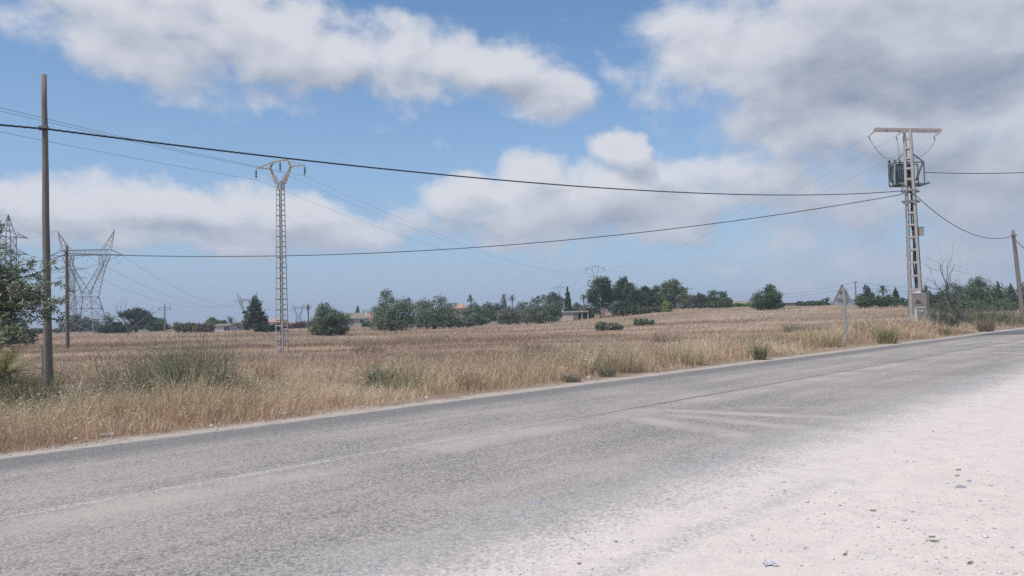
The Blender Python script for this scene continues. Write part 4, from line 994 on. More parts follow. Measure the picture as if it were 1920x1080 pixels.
# the transformer tower
def tower():
    Y = 50.0; b = ground(1720, Y); k = Y/F
    e = empty('transformer_tower', b, R_(0), 'tall lattice tower carrying a transformer beside the road', 'power tower')
    H = top_z(1701, 243, Y)-b.z
    ROT = Matrix.Rotation(R_(-33), 3, 'Z')
    xt = at(1701, 243, Y).x-b.x; xb = 0.0                            # it leans a touch to the left
    def ctr(z): return Vector((xb+(xt-xb)*z/H, 0, z))
    def hw(z): return .40+(.235-.40)*z/H
    def cor(sx, sy, z): return ctr(z)+ROT @ Vector((sx*hw(z), sy*hw(z), 0))
    def flange(mb, p, q, w, ax, t=.014):
        ax = (ROT @ Vector(ax)); mb.bar(p+ax*w/2, q+ax*w/2, w, t, up=(-ax.y, ax.x, 0))
    for sx, sy in ((-1, -1), (1, -1), (1, 1), (-1, 1)):
        m = MB(); flange(m, cor(sx, sy, -.1), cor(sx, sy, H), .145, (-sx, 0, 0)); flange(m, cor(sx, sy, -.1), cor(sx, sy, H), .145, (0, -sy, 0)); m.build('leg', M_GALV, e)
    z = 2.75; i = 0
    while z < H-.2:
        br = MB()
        for a, c in (((-1, -1), (1, -1)), ((1, -1), (1, 1)), ((1, 1), (-1, 1)), ((-1, 1), (-1, -1))):
            n = ROT @ Vector(((a[0]+c[0])/2, (a[1]+c[1])/2, 0)); p, q = cor(*a, z), cor(*c, z)
            br.bar(p+n*.012, q+n*.012, .012, .13)
        z += .86-.02*i; i += 1; br.build('batten', M_RUST, e)
    sh = MB()
    for a, c in (((-1, -1), (-1, 1)), ((-1, -1), (1, -1))):
        n = ROT @ Vector(((a[0]+c[0])/2, (a[1]+c[1])/2, 0)).normalized()
        p0, q0, p1, q1 = cor(*a, 0)+n*.022, cor(*c, 0)+n*.022, cor(*a, 2.55)+n*.022, cor(*c, 2.55)+n*.022
        sh.add([p0, q0, q1, p1, p0+n*.01, q0+n*.01, q1+n*.01, p1+n*.01], [(0, 1, 2, 3), (7, 6, 5, 4), (0, 4, 5, 1), (1, 5, 6, 2), (2, 6, 7, 3), (3, 7, 4, 0)])
    sh.build('climbing_guard', M_GALV, e)
    # warning plates of worn colour on the left edge
    m_wp = simple('worn_orange_plate', (.55, .36, .24), .7, scale=4, col2=(.6, .56, .5), amt2=.5)
    for y in (392, 407, 452, 478, 500, 518):
        z = top_z(1702, y, Y)-b.z; p = cor(-1, -1, z); n = ROT @ Vector((-1, 0, 0))
        M = Matrix.Translation(p+n*.03+ROT @ Vector((0, .08, 0))) @ Matrix.Rotation(R_(-33), 4, 'Z'); MB().box((-.006, -.05, -.10), (.006, .07, .10), M).build('warning_plate', m_wp, e)
    # black cables running down inside
    cb = MB()
    for j, (ox, oy) in enumerate(((.10, -.16), (.16, -.05), (.02, -.10), (.2, .08), (.08, .04))):
        pts = [ctr(z)+ROT @ Vector((ox+.03*math.sin(z*2.1+j), oy+.03*math.cos(z*1.7+j*2), 0)) for z in np.linspace(2.1, H-3.3, 26)]
        cb.tube(pts, .042, 6)
    cb.build('down_cables', M_CABLE, e, True)
    # crossarm: two channels through the head, seen nearly side on
    zc = H-.03; ca = MB(); armdir = Vector((math.cos(R_(8)), math.sin(R_(8)), 0)); nd = Vector((-armdir.y, armdir.x, 0)); c0 = ctr(zc)
    l0, l1 = (1634-1701)*k, (1776-1701)*k
    P = lambda s, d, z=0: c0+armdir*s+nd*d+Vector((0, 0, z))
    for d, a0, a1 in ((-.26, l0-.15, l1-.35), (.26, l0+.1, l1)):
        ca.bar(P(a0, d), P(a1, d), .012, .13); ca.bar(P(a0, d+.03, .065), P(a1, d+.03, .065), .06, .012); ca.bar(P(a0, d+.03, -.065), P(a1, d+.03, -.065), .06, .012)
    for s in np.linspace(l0+.1, l1-.4, 6): ca.bar(P(s, -.26, .04), P(s, .26, .04), .05, .04)
    ca.build('crossarm', M_RUST, e)
    ends = []
    for s, dx in ((l0-.02, 0), (-.42, 0), (l1-.32, 0)):
        p = P(s, -.29, -.05); q = p+Vector((-.50, .05, -.40)); insulator('insulator', e, p, q, 5, .06, M_INSU, .022); ends.append(b+q)
        MB().bar(q, q+Vector((.05, 0, -.22)), .05).build('wire_clamp', M_DKST, e)
    # transformer on its platform
    zP = top_z(1700, 344, Y)-b.z; cz = ctr(zP)
    fr = MB(); X = lambda px: at(px, 325, Y+.6).x-b.x
    yb, yf = .28, 1.05
    for y in (yf, yb):
        fr.bar((X(1673), y, zP), (X(1728), y, zP), .08, .12)
    for x in (X(1673), X(1700), X(1728)): fr.bar((x, -.3, zP-.02), (x, yf, zP-.02), .07, .10)
    zr = top_z(1700, 303, Y)-b.z
    for x, y in ((X(1673), yf), (X(1673), yb), (X(1728), yb), (X(1728), yf)): fr.bar((x, y, zP), (x, y, zr), .06)
    for y in (yb, yf): fr.bar((X(1671), y, zr), (X(1728), y, zr), .07)
    zt2 = top_z(1700, 284, Y)-b.z
    fr.bar((X(1728), yb, zr), ctr(zt2)+Vector((.15, .1, 0)), .06); fr.bar((X(1673), yb, zr), ctr(zt2)+Vector((-.15, .1, 0)), .06)
    fr.bar((X(1726), yb, zr-.05), (X(1712), yb, zP+.2), .09); fr.bar((X(1673), yb-.05, zr-.1), (X(1657), -.75, top_z(1657, 351, Y)-b.z), .085)
    fr.bar((X(1673), yb, zP-.03), (X(1659), -.70, zP-.18), .05)
    fr.build('platform_frame', M_DKST, e)
    tk = empty('transformer', (0, 0, 0)); tk.parent = e
    x0, x1 = X(1675), X(1706); z0, z1 = top_z(1690, 338, Y)-b.z, top_z(1690, 306, Y)-b.z
    tb = MB().box((x0, .36, z0), (x1, .98, z1)).box((x0-.04, .32, z1-.08), (x1+.04, 1.02, z1+.03)).box((x0+.05, .42, zP+.07), (x0+.15, .92, z0)).box((x1-.15, .42, zP+.07), (x1-.05, .92, z0))
    tb.build('tank', M_TANK, tk)
    fin = MB()
    for j in range(9):
        x = x0+.05+(x1-x0-.1)*j/8; fin.box((x-.012, .20, z0+.08), (x+.012, .358, z1-.14))
    for j in range(6):
        y = .42+.1*j; fin.box((x0-.15, y-.012, z0+.08), (x0-.002, y+.012, z1-.14))
    fin.build('radiator_fins', M_TANK, tk)
    tops = []
    for xx in (.12, .44, .78):
        p = (x0+xx*(x1-x0), .66, z1+.03); insulator('bushing', tk, p, (p[0], p[1], p[2]+.38), 3, .075, M_PORC, .03); tops.append(Vector((p[0], p[1], p[2]+.38)))
    MB().lathe([(.03, 0), (.03, .1), (.08, .12), (.08, .26), (.05, .3)], Matrix.Translation((X(1667), .5, zr-.10)), 10).bar((X(1667), .5, zr-.05), (X(1674), .5, zr), .04).build('surge_arrester', M_PORC, tk)
    MB().box((x1+.05, .45, zP+.1), (x1+.12, .8, z1)).build('low_voltage_box', M_DKST, tk)
    jm = MB()
    for j, (q, t_) in enumerate(zip(ends, tops)):
        a = q-b+Vector((.05, 0, -.22)); pts = []
        for i in range(13):
            u = i/12; p = a.lerp(t_, u); p.z -= .55*math.sin(math.pi*u)*(1-.35*u); p.x += .06*math.sin(u*5); pts.append(p)
        jm.tube(pts, .014, 5)
    jm.build('jumper_wires', M_CABLE, e)
    cl = MB()
    for y in (359, 378):
        z = top_z(1703, y, Y)-b.z
        for d in (-.44, .44):
            dv = ROT @ Vector((0, d, 0)); dx = ROT @ Vector((.5, 0, 0)); cl.bar(ctr(z)+dv-dx, ctr(z)+dv+dx, .05, .09)
    z = top_z(1703, 352, Y)-b.z; cl.bar(ctr(z)+Vector((-.3, -.3, 0)), ctr(z)+Vector((-.62, -.35, .15)), .06); cl.bar(ctr(z)+Vector((-.62, -.35, .15)), ctr(z)+Vector((-.72, -.35, -.35)), .05)
    cl.build('clamp_bands', M_DKST, e)
    z = top_z(1726, 442, Y)-b.z; J = lambda px: at(px, 435, Y-.2).x-b.x; jb = MB().box((J(1721.5), -.32, z), (J(1731), .02, z+.52)).box((J(1721), -.34, z+.52), (J(1731.5), .04, z+.545)).box((J(1712), -.2, z+.2), (J(1721.6), -.12, z+.3)); jb.build('junction_box', M_CABL, e)
    return b, ends
TOWER, T_ENDS = tower()

# cabinets at the foot of the tower
def stroke(mb, pts, y, w):
    for p, q in zip(pts[:-1], pts[1:]): mb.bar((p[0], y, p[1]), (q[0], y, q[1]), .006, w, up=(0, 0, 1) if abs(q[0]-p[0]) > abs(q[1]-p[1])*.2 else (1, 0, 0))
def cabinets():
    k = 49.4/F
    b = ground(1728, 49.6); e = empty('meter_cabinet', b, R_(-47), 'larger grey brown electrical cabinet right against the lattice tower', 'cabinet', 'electrical cabinets')
    z0, z1 = top_z(1728, 606, 49.6)-b.z, top_z(1728, 551, 49.6)-b.z
    MB().box((-.42, -.28, -.05), (.42, .28, z1)).build('body', M_CABL, e)
    MB().box((-.45, -.31, z1), (.45, .31, z1+.05)).build('lid', M_CONC, e)
    MB().box((-.38, -.302, z0+.6), (.38, -.281, z1-.06)).build('door', M_CAB, e)
    MB().box((.30, -.315, z0+1.1), (.34, -.303, z0+1.25)).build('handle', M_DKST, e)
    g = MB(); zc = z1-.52
    stroke(g, [(-.16, zc-.12), (-.10, zc+.05), (-.05, zc+.14), (.02, zc-.10), (-.06, zc-.02), (.10, zc-.08), (.20, zc-.14)], -.308, .045)
    stroke(g, [(-.12, zc+.10), (.04, zc+.06), (.14, zc-.02)], -.312, .04); g.build('graffiti', M_INK, e)
    MB().box((-.36, -.12, z1+.052), (.04, .2, z1+.20)).build('white_hood', M_WHITE, e)
    b = ground(1726.5, 48.2); e = empty('small_cabinet', b, R_(-9), 'smaller pale cabinet on a concrete plinth before the larger one', 'cabinet', 'electrical cabinets')
    zp = top_z(1727, 603, 48.2)-b.z; z1 = top_z(1727, 577, 48.2)-b.z
    MB().box((-.38, -.24, -.1), (.38, .24, zp)).build('plinth', M_CONC, e)
    MB().box((-.26, -.20, zp), (.26, .18, z1)).build('body', M_WHITE, e)
    MB().box((-.285, -.23, z1), (.285, .21, z1+.04)).build('lid', M_WHITE, e)
    MB().box((-.23, -.222, zp+.05), (.24, -.201, z1-.03)).build('door', M_CAB, e)
    MB().box((.20, -.235, zp+.36), (.23, -.223, zp+.48)).build('handle', M_DKST, e)
    g = MB(); zc = z1-.18
    stroke(g, [(-.13, zc+.06), (-.09, zc-.06), (-.02, zc+.03), (.05, zc-.06), (.10, zc+.06), (.16, zc-.02)], -.228, .035)
    g.build('graffiti', M_WHITE, e)
cabinets()

# triangular sign seen from behind
def sign():
    Y = 36.0; b = ground(1590.5, Y); e = empty('road_sign', b, R_(14), 'triangular road sign seen from behind on a leaning post', 'road sign')
    t = at(1579.5, 538, Y)-b; k = Y/F; lean = Vector((t.x*.97, 0, t.z))
    MB().bar((0, 0, -.2), lean, .13, .07, up=(0, 1, 0)).build('post', M_POST, e)
    zt, zb = top_z(1580, 532, Y)-b.z, top_z(1582, 571.5, Y)-b.z; cx = lean.x*.97-.02
    hw = .60; yp = .07
    tri = []
    def pt(u, v): return (cx+u, v)
    crn = [pt(0, zt), pt(hw, zb), pt(-hw, zb)]; pts = []
    ctr_ = Vector((sum(p[0] for p in crn)/3, sum(p[1] for p in crn)/3))
    for i, p in enumerate(crn):
        P = Vector(p); A = Vector(crn[i-1]); B = Vector(crn[(i+1) % 3])
        p0 = P+(A-P).normalized()*.07; p1 = P+(B-P).normalized()*.07
        for u in (0, .5, 1): pts.append(p0.lerp(P, u).lerp(P.lerp(p1, u), u))
    n = len(pts); m = MB()
    m.add([(p.x, yp, p.y) for p in pts]+[(p.x, yp+.004, p.y) for p in pts], [tuple(range(n)), tuple(range(2*n-1, n-1, -1))]+[(i, i+n, (i+1) % n+n, (i+1) % n) for i in range(n)])
    m.build('panel', M_SIGN, e)
    rim = MB()
    for i in range(n):
        p, q = pts[i], pts[(i+1) % n]; rim.bar((p.x, yp-.014, p.y), (q.x, yp-.014, q.y), .022, .03)
    rim.build('rim', M_SIGN, e)
    z = zt-.30; bk = MB()
    bk.bar((cx-.22, yp-.03, z), (cx+.30, yp-.03, z), .05, .045); bk.bar((cx-.32, yp-.03, zb+.30), (cx+.34, yp-.03, zb+.30), .05, .045); bk.build('bracket', M_POST, e)
sign()

# ------------------------------------------------------------------ cables
def sag_pts(p, q, s, n):
    p = Vector(p); q = Vector(q); return [p.lerp(q, i/n)+Vector((0, 0, -4*s*(i/n)*(1-i/n))) for i in range(n+1)]
def twisted(p, q, sag, label, r=.012, pitch=.5, near=True, sp=.015):
    L = (Vector(q)-Vector(p)).length; n = int(L/(.09 if near else .3)); base = sag_pts(p, q, sag, n); mb = MB()
    if near:
        for k in range(3):
            pts = []
            for i, c in enumerate(base):
                a = 2*math.pi*(L*i/n/pitch+k/3); d = (base[min(i+1, n)]-base[max(i-1, 0)]).normalized(); s = d.cross(Vector((0, 0, 1))).normalized(); u = s.cross(d)
                pts.append(c+(s*math.cos(a)+u*math.sin(a))*sp)
            mb.tube(pts, r, 5)
    else: mb.tube(base, r, 6)
    o = mb.build('power_cable', M_CABLE, None, True); return tag(o, label, 'cable', 'dark low voltage cables')
def wire(p, q, sag, label, r=.009, group='thin bare conductors', n=40, name='wire'):
    o = MB().tube(sag_pts(p, q, sag, n), r, 4).build(name, M_WIRE); return tag(o, label, 'wire', group)
aP = at(88, 242, 18.36)
tl1 = at(1691, 358, 49.5); tl2 = at(1692, 364.5, 49.45)
twisted(aP, tl1, .77, 'thick dark cable sweeping from the tall left pole to the transformer tower')
twisted((-42, -9, 6.6), aP, .5, 'end of thick cable entering at the left edge to the tall pole')
twisted(at(127, 475.5, 50.85), tl2, 1.45, 'lower sagging cable between the short dark pole and the transformer tower', r=.012, sp=.016)
twisted(at(40, 487, 75), at(126, 476, 50.9), .3, 'dark cable going off left from the short dark pole', r=.03, near=False)
twisted(at(1733, 323, 50.0), at(2100, 309, 47), .25, 'dark cable leaving the transformer towards the right edge')
twisted(at(1718, 367, 49.7), at(1896, 443.5, 63.8), 1.05, 'dark cable drooping from the tower to the leaning roadside pole')
twisted(at(1898, 444, 63.8), at(2050, 560, 40), .3, 'dark cable dropping right from the leaning roadside pole', r=.03, near=False)
pE = ground(1118, 160)
def mid_pylon(px, Y, ytop, wpx, label, arms2=True, group='forked pylons farther along the line'):
    b = ground(px, Y); k = Y/F; H = top_z(px, ytop, Y)-b.z; e = empty('lattice_pylon', b, R_(-13), label, 'power pylon', group)
    s = wpx*k; t = max(.05, k*.75)
    m = MB(); hw0, hw1 = s*.13, s*.075; zn = H-s*.55
    c = [(-1, -1), (1, -1), (1, 1), (-1, 1)]
    for a in c: m.bar((a[0]*hw0, a[1]*hw0, -.1), (a[0]*hw1, a[1]*hw1, zn), t)
    n = 16
    for i in range(n):
        z0 = zn*i/n; w = hw0+(hw1-hw0)*i/n
        for j in range(4):
            a, d = c[j], c[(j+1) % 4]; m.bar((a[0]*w, a[1]*w, z0), (d[0]*w, d[1]*w, z0), t*.7)
    m.build('mast', M_FAR, e)
    h = MB(); tips = []
    for sg in (-1, 1):
        E = Vector((sg*s*.17, 0, H-s*.20)); Tt = Vector((sg*s*.14, 0, H)); A = Vector((sg*s*.5, 0, H-s*.10))
        h.bar((sg*hw1, 0, zn), E, t); h.bar(E, Tt, t*.9); h.bar(Tt, A, t*.8); h.bar(E, A, t*.8); tips.append(A)
    h.bar((-s*.14, 0, H), (s*.14, 0, H), t)
    if arms2: h.bar((-s*.38, 0, zn-.05), (s*.42, 0, zn-.05), t*1.2); 
    h.build('forked_head', M_FAR, e)
    out = []
    for p in (tips[0], Vector((0, 0, H)), tips[1]):
        MB().tube([p, p-Vector((0, 0, s*.16))], [t*.7, t*.7], 6).build('insulator', M_GLASSI, e); out.append(Matrix.Translation(b) @ Matrix.Rotation(R_(-13), 4, 'Z') @ (p-Vector((0, 0, s*.16))))
    return out
E1 = mid_pylon(1118, 158, 499, 34, 'forked lattice pylon standing before the tall pines')
E2 = mid_pylon(1049, 300, 537, 20, 'tiny forked pylon far beyond the slim cypress', False)
d_back = Vector((-.235, -1, 0)).normalized()
for i, (q, lab) in enumerate(zip(Y_ENDS, ('left', 'middle', 'right'))):
    wire(q, E1[i], 2.2, f'{lab} thin wire from the slender pylon to the pylon before the pines', .0055)
    wire(q+d_back*70+Vector((0, 0, -.3)), q, 1.3, f'{lab} thin wire running from the slender pylon to the left edge', .007)
for i, (q, lab) in enumerate(zip(T_ENDS, ('left', 'middle', 'right'))):
    wire(q, E1[i]+Vector((0, .2, -.6)), 1.6, f'{lab} thin wire slanting from the tower crossarm down to the far pines', .0058)
for i in (0, 2): wire(E1[i], E2[i], 2.0, ('left', '', 'right')[i]+' faint wire between the two farther forked pylons', .02)

# ------------------------------------------------------------------ transmission pylons
def cat_head(px, Y, ytop, ybase, label, scale=1.0, rz=0.0, t=.125, group='wide beamed transmission pylons'):
    b = ground(px, Y); e = empty('transmission_pylon', b, rz, label, 'power pylon', group); s = scale
    V = lambda x, y, z: Vector((x*s, y*s, z*s)); t = t*s
    m = MB()                                                        # body
    def sq(w, z): return [V(-w, -w, z), V(w, -w, z), V(w, w, z), V(-w, w, z)]
    lv = [(3.3, 0), (2.75, 2.8), (2.3, 5.2), (1.75, 7.7)]
    for (w0, z0), (w1, z1) in zip(lv[:-1], lv[1:]):
        A, B = sq(w0, z0), sq(w1, z1)
        for i in range(4):
            m.bar(A[i], B[i], t*1.15); j = (i+1) % 4
            m.bar(A[i], B[j], t*.6); m.bar(A[j], B[i], t*.6); m.bar(B[i], B[j], t*.7)
    m.build('body', M_FAR, e)
    for sg in (-1, 1):
        m = MB()
        for y in (-.6, .6):
            yw = y*2.9
            O = [V(sg*1.75, yw, 7.7), V(sg*2.95, y*2.0, 12.0), V(sg*4.0, y*1.3, 14.6), V(sg*4.95, y, 16.7)]
            I = [V(-sg*.35, yw*.85, 8.2), V(sg*2.0, y*1.9, 12.0), V(sg*3.35, y*1.3, 14.6), V(sg*2.95, y, 16.7)]
            for a, c in zip(O[:-1], O[1:]): m.bar(a, c, t)
            for a, c in zip(I[:-1], I[1:]): m.bar(a, c, t)
            for i in range(3):
                n = 4
                for j in range(n):
                    p0 = O[i].lerp(O[i+1], j/n); q0 = I[i].lerp(I[i+1], (j+.5)/n); p1 = O[i].lerp(O[i+1], (j+1)/n)
                    m.bar(p0, q0, t*.45); m.bar(q0, p1, t*.45)
        m.build('arm', M_FAR, e)
        m = MB()
        B_ = [V(sg*3.45, -.5, 17.85), V(sg*3.45, .5, 17.85), V(sg*5.2, .5, 17.85), V(sg*5.2, -.5, 17.85)]; pk = V(sg*6.15, 0, 22.0)
        for p in B_: m.bar(p, pk, t*.6)
        for j in (.2, .4, .6, .78):
            for i in range(4): m.bar(B_[i].lerp(pk, j), B_[(i+1) % 4].lerp(pk, j+(.1 if i % 2 else -.1)), t*.4)
        m.bar(pk+V(-.7, 0, 0), pk+V(.2, 0, 0), t*.5); m.build('peak', M_FAR, e)
    m = MB()
    for y in (-.55, .55):
        m.bar(V(-5.2, y, 17.85), V(5.2, y, 17.85), t); m.bar(V(-7.6, y*.3, 16.7), V(-5.0, y, 16.7), t*.9); m.bar(V(5.0, y, 16.7), V(7.6, y*.3, 16.7), t*.9); m.bar(V(-5.0, y, 16.7), V(5.0, y, 16.7), t)
        m.bar(V(5.2, y, 17.85), V(7.6, y*.3, 16.75), t*.8); m.bar(V(-5.2, y, 17.85), V(-7.6, y*.3, 16.75), t*.8)
        n = 18
        for i in range(n):
            x0 = -5.2+10.4*i/n; x1 = x0+10.4/n; za, zb = (16.7, 17.85) if i % 2 else (17.85, 16.7); m.bar(V(x0, y, za), V(x1, y, zb), t*.5)
    m.build('crossbeam', M_FAR, e)
    out = []
    for x in (-7.5, 0, 7.5):
        p = V(x, 0, 16.65); out.append(Matrix.Translation(b) @ Matrix.Rotation(rz, 4, 'Z') @ p)
    m = MB()
    for x in (-7.2, -.8, 6.6):
        pts = [V(x+1.2*u, -.2, 16.0-1.3*math.sin(math.pi*u)) for u in np.linspace(0, 1, 9)]; m.tube(pts, t*.18, 4)
    m.build('jumper_wires', M_WIRE, e)
    return out, e
CH1, _ = cat_head(162, 170, 433, 624, 'big wide-beamed transmission pylon behind the short dark pole', 1.0)
CH2, _ = cat_head(464, 478, 552, 600, 'distant wide-beamed pylon behind the pointed conifer', 1.0, t=.24)
CH3, _ = cat_head(560, 790, 577, 600, 'tiny faraway wide-beamed pylon right of the slender lattice pylon', 1.0, t=.3)
def peak_pylon(px, Y, ytop, wpx, arms, label, rz, t=.15, armlen=3.2):
    b = ground(px, Y); k = Y/F; H = top_z(px, ytop, Y)-b.z; e = empty('transmission_pylon', b, rz, label, 'power pylon', 'narrow peaked transmission pylons')
    w = wpx*k/2; m = MB(); za = H-arms[0]
    sq = lambda r, z: [Vector((-r, -r, z)), Vector((r, -r, z)), Vector((r, r, z)), Vector((-r, r, z))]
    zs = np.linspace(0, za, 12); ws = [w*(1.9-.9*min(1, z/(za*.6))) for z in zs]
    for z0, z1, a, c in zip(zs[:-1], zs[1:], ws[:-1], ws[1:]):
        A, B = sq(a, z0), sq(c, z1)
        for i in range(4):
            j = (i+1) % 4; m.bar(A[i], B[i], t); m.bar(A[i], B[j], t*.5); m.bar(A[j], B[i], t*.5); m.bar(B[i], B[j], t*.5)
    A = sq(w, za); pk = Vector((0, 0, H))
    for i in range(4):
        m.bar(A[i], pk, t*.8)
        for u in (.25, .5, .72): m.bar(A[i].lerp(pk, u), A[(i+1) % 4].lerp(pk, u+.1), t*.45); m.bar(A[i].lerp(pk, u), A[(i+1) % 4].lerp(pk, u), t*.45)
    m.build('mast', M_FAR, e)
    ends = []
    for d in arms:
        for sg in (-1, 1):
            a = MB(); tip = Vector((sg*(w+armlen), 0, H-d)); 
            for y in (-w, w): a.bar((sg*w, y, H-d), tip, t*.7); a.bar((sg*w, y, H-d+1.1), tip, t*.6)
            for u in (.3, .6): a.bar(Vector((sg*w, w, H-d)).lerp(tip, u), Vector((sg*w, -w, H-d+1.1)).lerp(tip, u), t*.5)
            a.build('crossarm', M_FAR, e); ends.append(Matrix.Translation(b) @ Matrix.Rotation(rz, 4, 'Z') @ tip)
    return ends
PL = peak_pylon(15, 172, 402, 19, (4.9, 8.6, 12.2), 'narrow peaked transmission pylon rising behind the leaves at the left edge', R_(62))
PM = peak_pylon(134, 270, 480, 10, (4.6, 7.6), 'narrow peaked pylon seen through the fork of the big wide-beamed one', R_(10), armlen=4.0)
G5 = 'high voltage conductors'
for i, lab in enumerate(('left', 'middle', 'right')):
    wire(CH1[i], CH2[i], 7.0, f'{lab} high voltage wire descending right from the big wide-beamed pylon', .035, G5, 60)
    wire(PL[2*i+1], CH1[i], .6+.5*i, f'{lab} high voltage wire joining the left edge pylon to the wide-beamed one', .045, G5, 30)
    wire(CH2[i], CH3[i], 4, f'{lab} faint high voltage wire between the two faraway wide-beamed pylons', .05, G5, 30)
wire(at(-30, 398, 172), at(14.8, 402.5, 172), .3, 'earth wire arriving at the tip of the left edge pylon', .03, G5, 10)
wire(at(15.2, 402.5, 172), at(107, 433.5, 170), 1.8, 'earth wire from the peaked pylon to the wide-beamed pylon', .03, G5, 30)

# small crossarm masts
def cross_post(px, Y, ytop, label, arm, t=.25):
    b = ground(px, Y); H = top_z(px, ytop, Y)-b.z; e = empty('crossarm_post', b, R_(10), label, 'power pole', 'small distant crossarm posts')
    MB().tube([(0, 0, -.1), (0, 0, H)], [t, t*.6], 6).build('shaft', M_FAR, e)
    MB().bar((-arm, 0, H-.5), (arm, 0, H-.5), t*.7).bar((-arm*.6, 0, H-.9), (arm*.6, 0, H-.9), t*.5).build('crossarm', M_FAR, e)
    for x in (-arm, 0, arm): MB().tube([(x, 0, H-.5), (x, 0, H-1.0 if x else H+.25)], [t*.35, t*.35], 5).build('insulator', M_GLASSI, e)
cross_post(309, 150, 572, 'small crossarm post beyond the field left of the brown shrub', 1.0, .17)
cross_post(1290, 230, 538, 'thin crossarm mast peeping over the grove', 1.4, .2)
pD = at(1603.5, 529, 140)
G6 = 'wires of the thin far pole'
wire(pD, at(1350, 553, 200), 1.2, 'upper faint wire running left from the thin far pole', .022, G6)
wire(pD-Vector((0, 0, .8)), at(1350, 556, 200), 1.2, 'lower faint wire running left from the thin far pole', .022, G6)
wire(pD, at(1990, 531, 150), 1.2, 'upper faint wire running right from the thin far pole', .022, G6)
wire(pD-Vector((0, 0, .8)), at(1990, 536, 150), 1.2, 'lower faint wire running right from the thin far pole', .022, G6)

# ------------------------------------------------------------------ buildings
def house(px0, px1, Y, ywall, yroof, label, wall, roof, rz=0.0, depth=6.0, hip=True, wins=((.25, .5),), door=None, chim=False, name='house', flat=False, cat='house'):
    pc = (px0+px1)/2; b = ground(pc, Y); W = (px1-px0)/F*Y/2; zw = top_z(pc, ywall, Y)-b.z; zr = top_z(pc, yroof, Y)-b.z
    e = empty(name, b, rz, label, cat); d = depth/2
    MB().box((-W, -d, -.3), (W, d, zw)).build('wall', wall, e)
    if flat:
        ro = MB().box((-W-.2, -d-.25, zw), (W+.2, d+.25, max(zr, zw+.12))).build('roof', roof, e)
    else:
        o = .35; r = MB(); hx = (W+o)*(.45 if hip else 1.0)
        r.add([(-W-o, -d-o, zw), (W+o, -d-o, zw), (W+o, d+o, zw), (-W-o, d+o, zw), (-hx, 0, zr), (hx, 0, zr)], [(0, 1, 5, 4), (1, 2, 5), (2, 3, 4, 5), (3, 0, 4), (3, 2, 1, 0)])
        r.box((-W-o, -d-o-.03, zw-.14), (W+o, -d-o+.10, zw-.003))
        ro = r.build('roof', roof, e)
    if chim:
        MB().box((W*.55, -.3, zw), (W*.55+.5, .3, zr+.5)).box((W*.55-.06, -.36, zr+.5), (W*.55+.56, .36, zr+.6)).build('chimney', wall, ro)
    for (u, v) in wins:
        x = -W+2*W*u; z = zw*v; f = MB().box((x-.55, -d-.03, z-.5), (x-.45, -d-.004, z+.5)).box((x+.45, -d-.03, z-.5), (x+.55, -d-.004, z+.5)).box((x-.45, -d-.03, z+.4), (x+.45, -d-.004, z+.5)).box((x-.45, -d-.03, z-.5), (x+.45, -d-.004, z-.4)).build('window', M_WALLW, e)
        MB().box((x-.449, -d-.014, z-.399), (x+.449, -d-.004, z+.399)).build('pane', M_GLASS, f)
    if door is not None:
        x = -W+2*W*door; MB().box((x-.5, -d-.03, 0), (x+.5, -d-.004, min(2.05, zw-.1))).build('door', M_DKST, e)
    return e
house(644, 690, 196, 597, 586.5, 'beige house with brown tiled hip roof right of the lone olive', M_WALLB, M_ROOFG, R_(8), 7, wins=((.78, .55),), door=.36, chim=True)
house(684, 704, 225, 597, 587, 'house with pink tiled roof half hidden by the bushy tree', M_WALLW, M_ROOF, R_(-6), 7, wins=((.4, .55),))
house(849, 876, 222, 578, 570, 'taller house with terracotta roof between two bushy field trees', M_WALLB, M_ROOF, R_(10), 7, wins=((.3, .75), (.65, .75)))
house(913, 924, 196, 591, 588.5, 'tiny white building right of the smaller round field tree', M_WALLW, M_WALLW, 0, 3, wins=((.5, .6),), flat=True, name='outbuilding', cat='outbuilding')
house(411, 441, 146, 610, 607, 'low white building with sloped roof left of the conifer', M_WALLW, M_ROOFG, R_(-14), 4, hip=False, wins=(), door=.9, name='outbuilding', cat='outbuilding')
house(444, 456, 152, 604.5, 603.5, 'small yellow walled building touching the pointed conifer', M_WALLY, M_WALLY, 0, 3, wins=((.5, .6),), flat=True, name='outbuilding', cat='outbuilding')
house(498, 534, 215, 603, 598, 'low house with pink roof behind the lattice pylon', M_WALLW, M_ROOF, 0, 6, wins=((.3, .5), (.7, .5)))
# the open shed with a flat slab roof
def shed():
    Y = 146; b = ground(1081, Y); k = Y/F; e = empty('shed', b, R_(-10), 'low beige shed with a flat slab roof and dark arched opening', 'shed')
    zw = top_z(1081, 585.5, Y)-b.z; W = 24*k
    MB().box((-W, -1.6, -.3), (.2*W, 1.6, zw)).build('wall', M_WALLB, e)
    MB().box((-W-.15, -1.9, zw), (W, 1.9, zw+.22)).build('roof', M_CONC, e)
    a = MB(); pts = [(-.45, 0), (.45, 0), (.45, .8)]+[(.45*math.cos(t), .8+.4*math.sin(t)) for t in np.linspace(.3, 2.84, 7)]+[(-.45, .8)]; n = len(pts); ox = W*.02
    a.add([(ox+p[0], -1.603, p[1]) for p in pts]+[(ox+p[0], -1.63, p[1]) for p in pts], [tuple(range(n)), tuple(range(2*n-1, n-1, -1))]+[(i, i+n, (i+1) % n+n, (i+1) % n) for i in range(n)])
    a.build('opening', M_DKST, e)
    for x in (W*.5, W*.95): MB().box((x-.1, -1.7, -.2), (x+.1, -1.5, zw)).build('post', M_CONC, e)
shed()
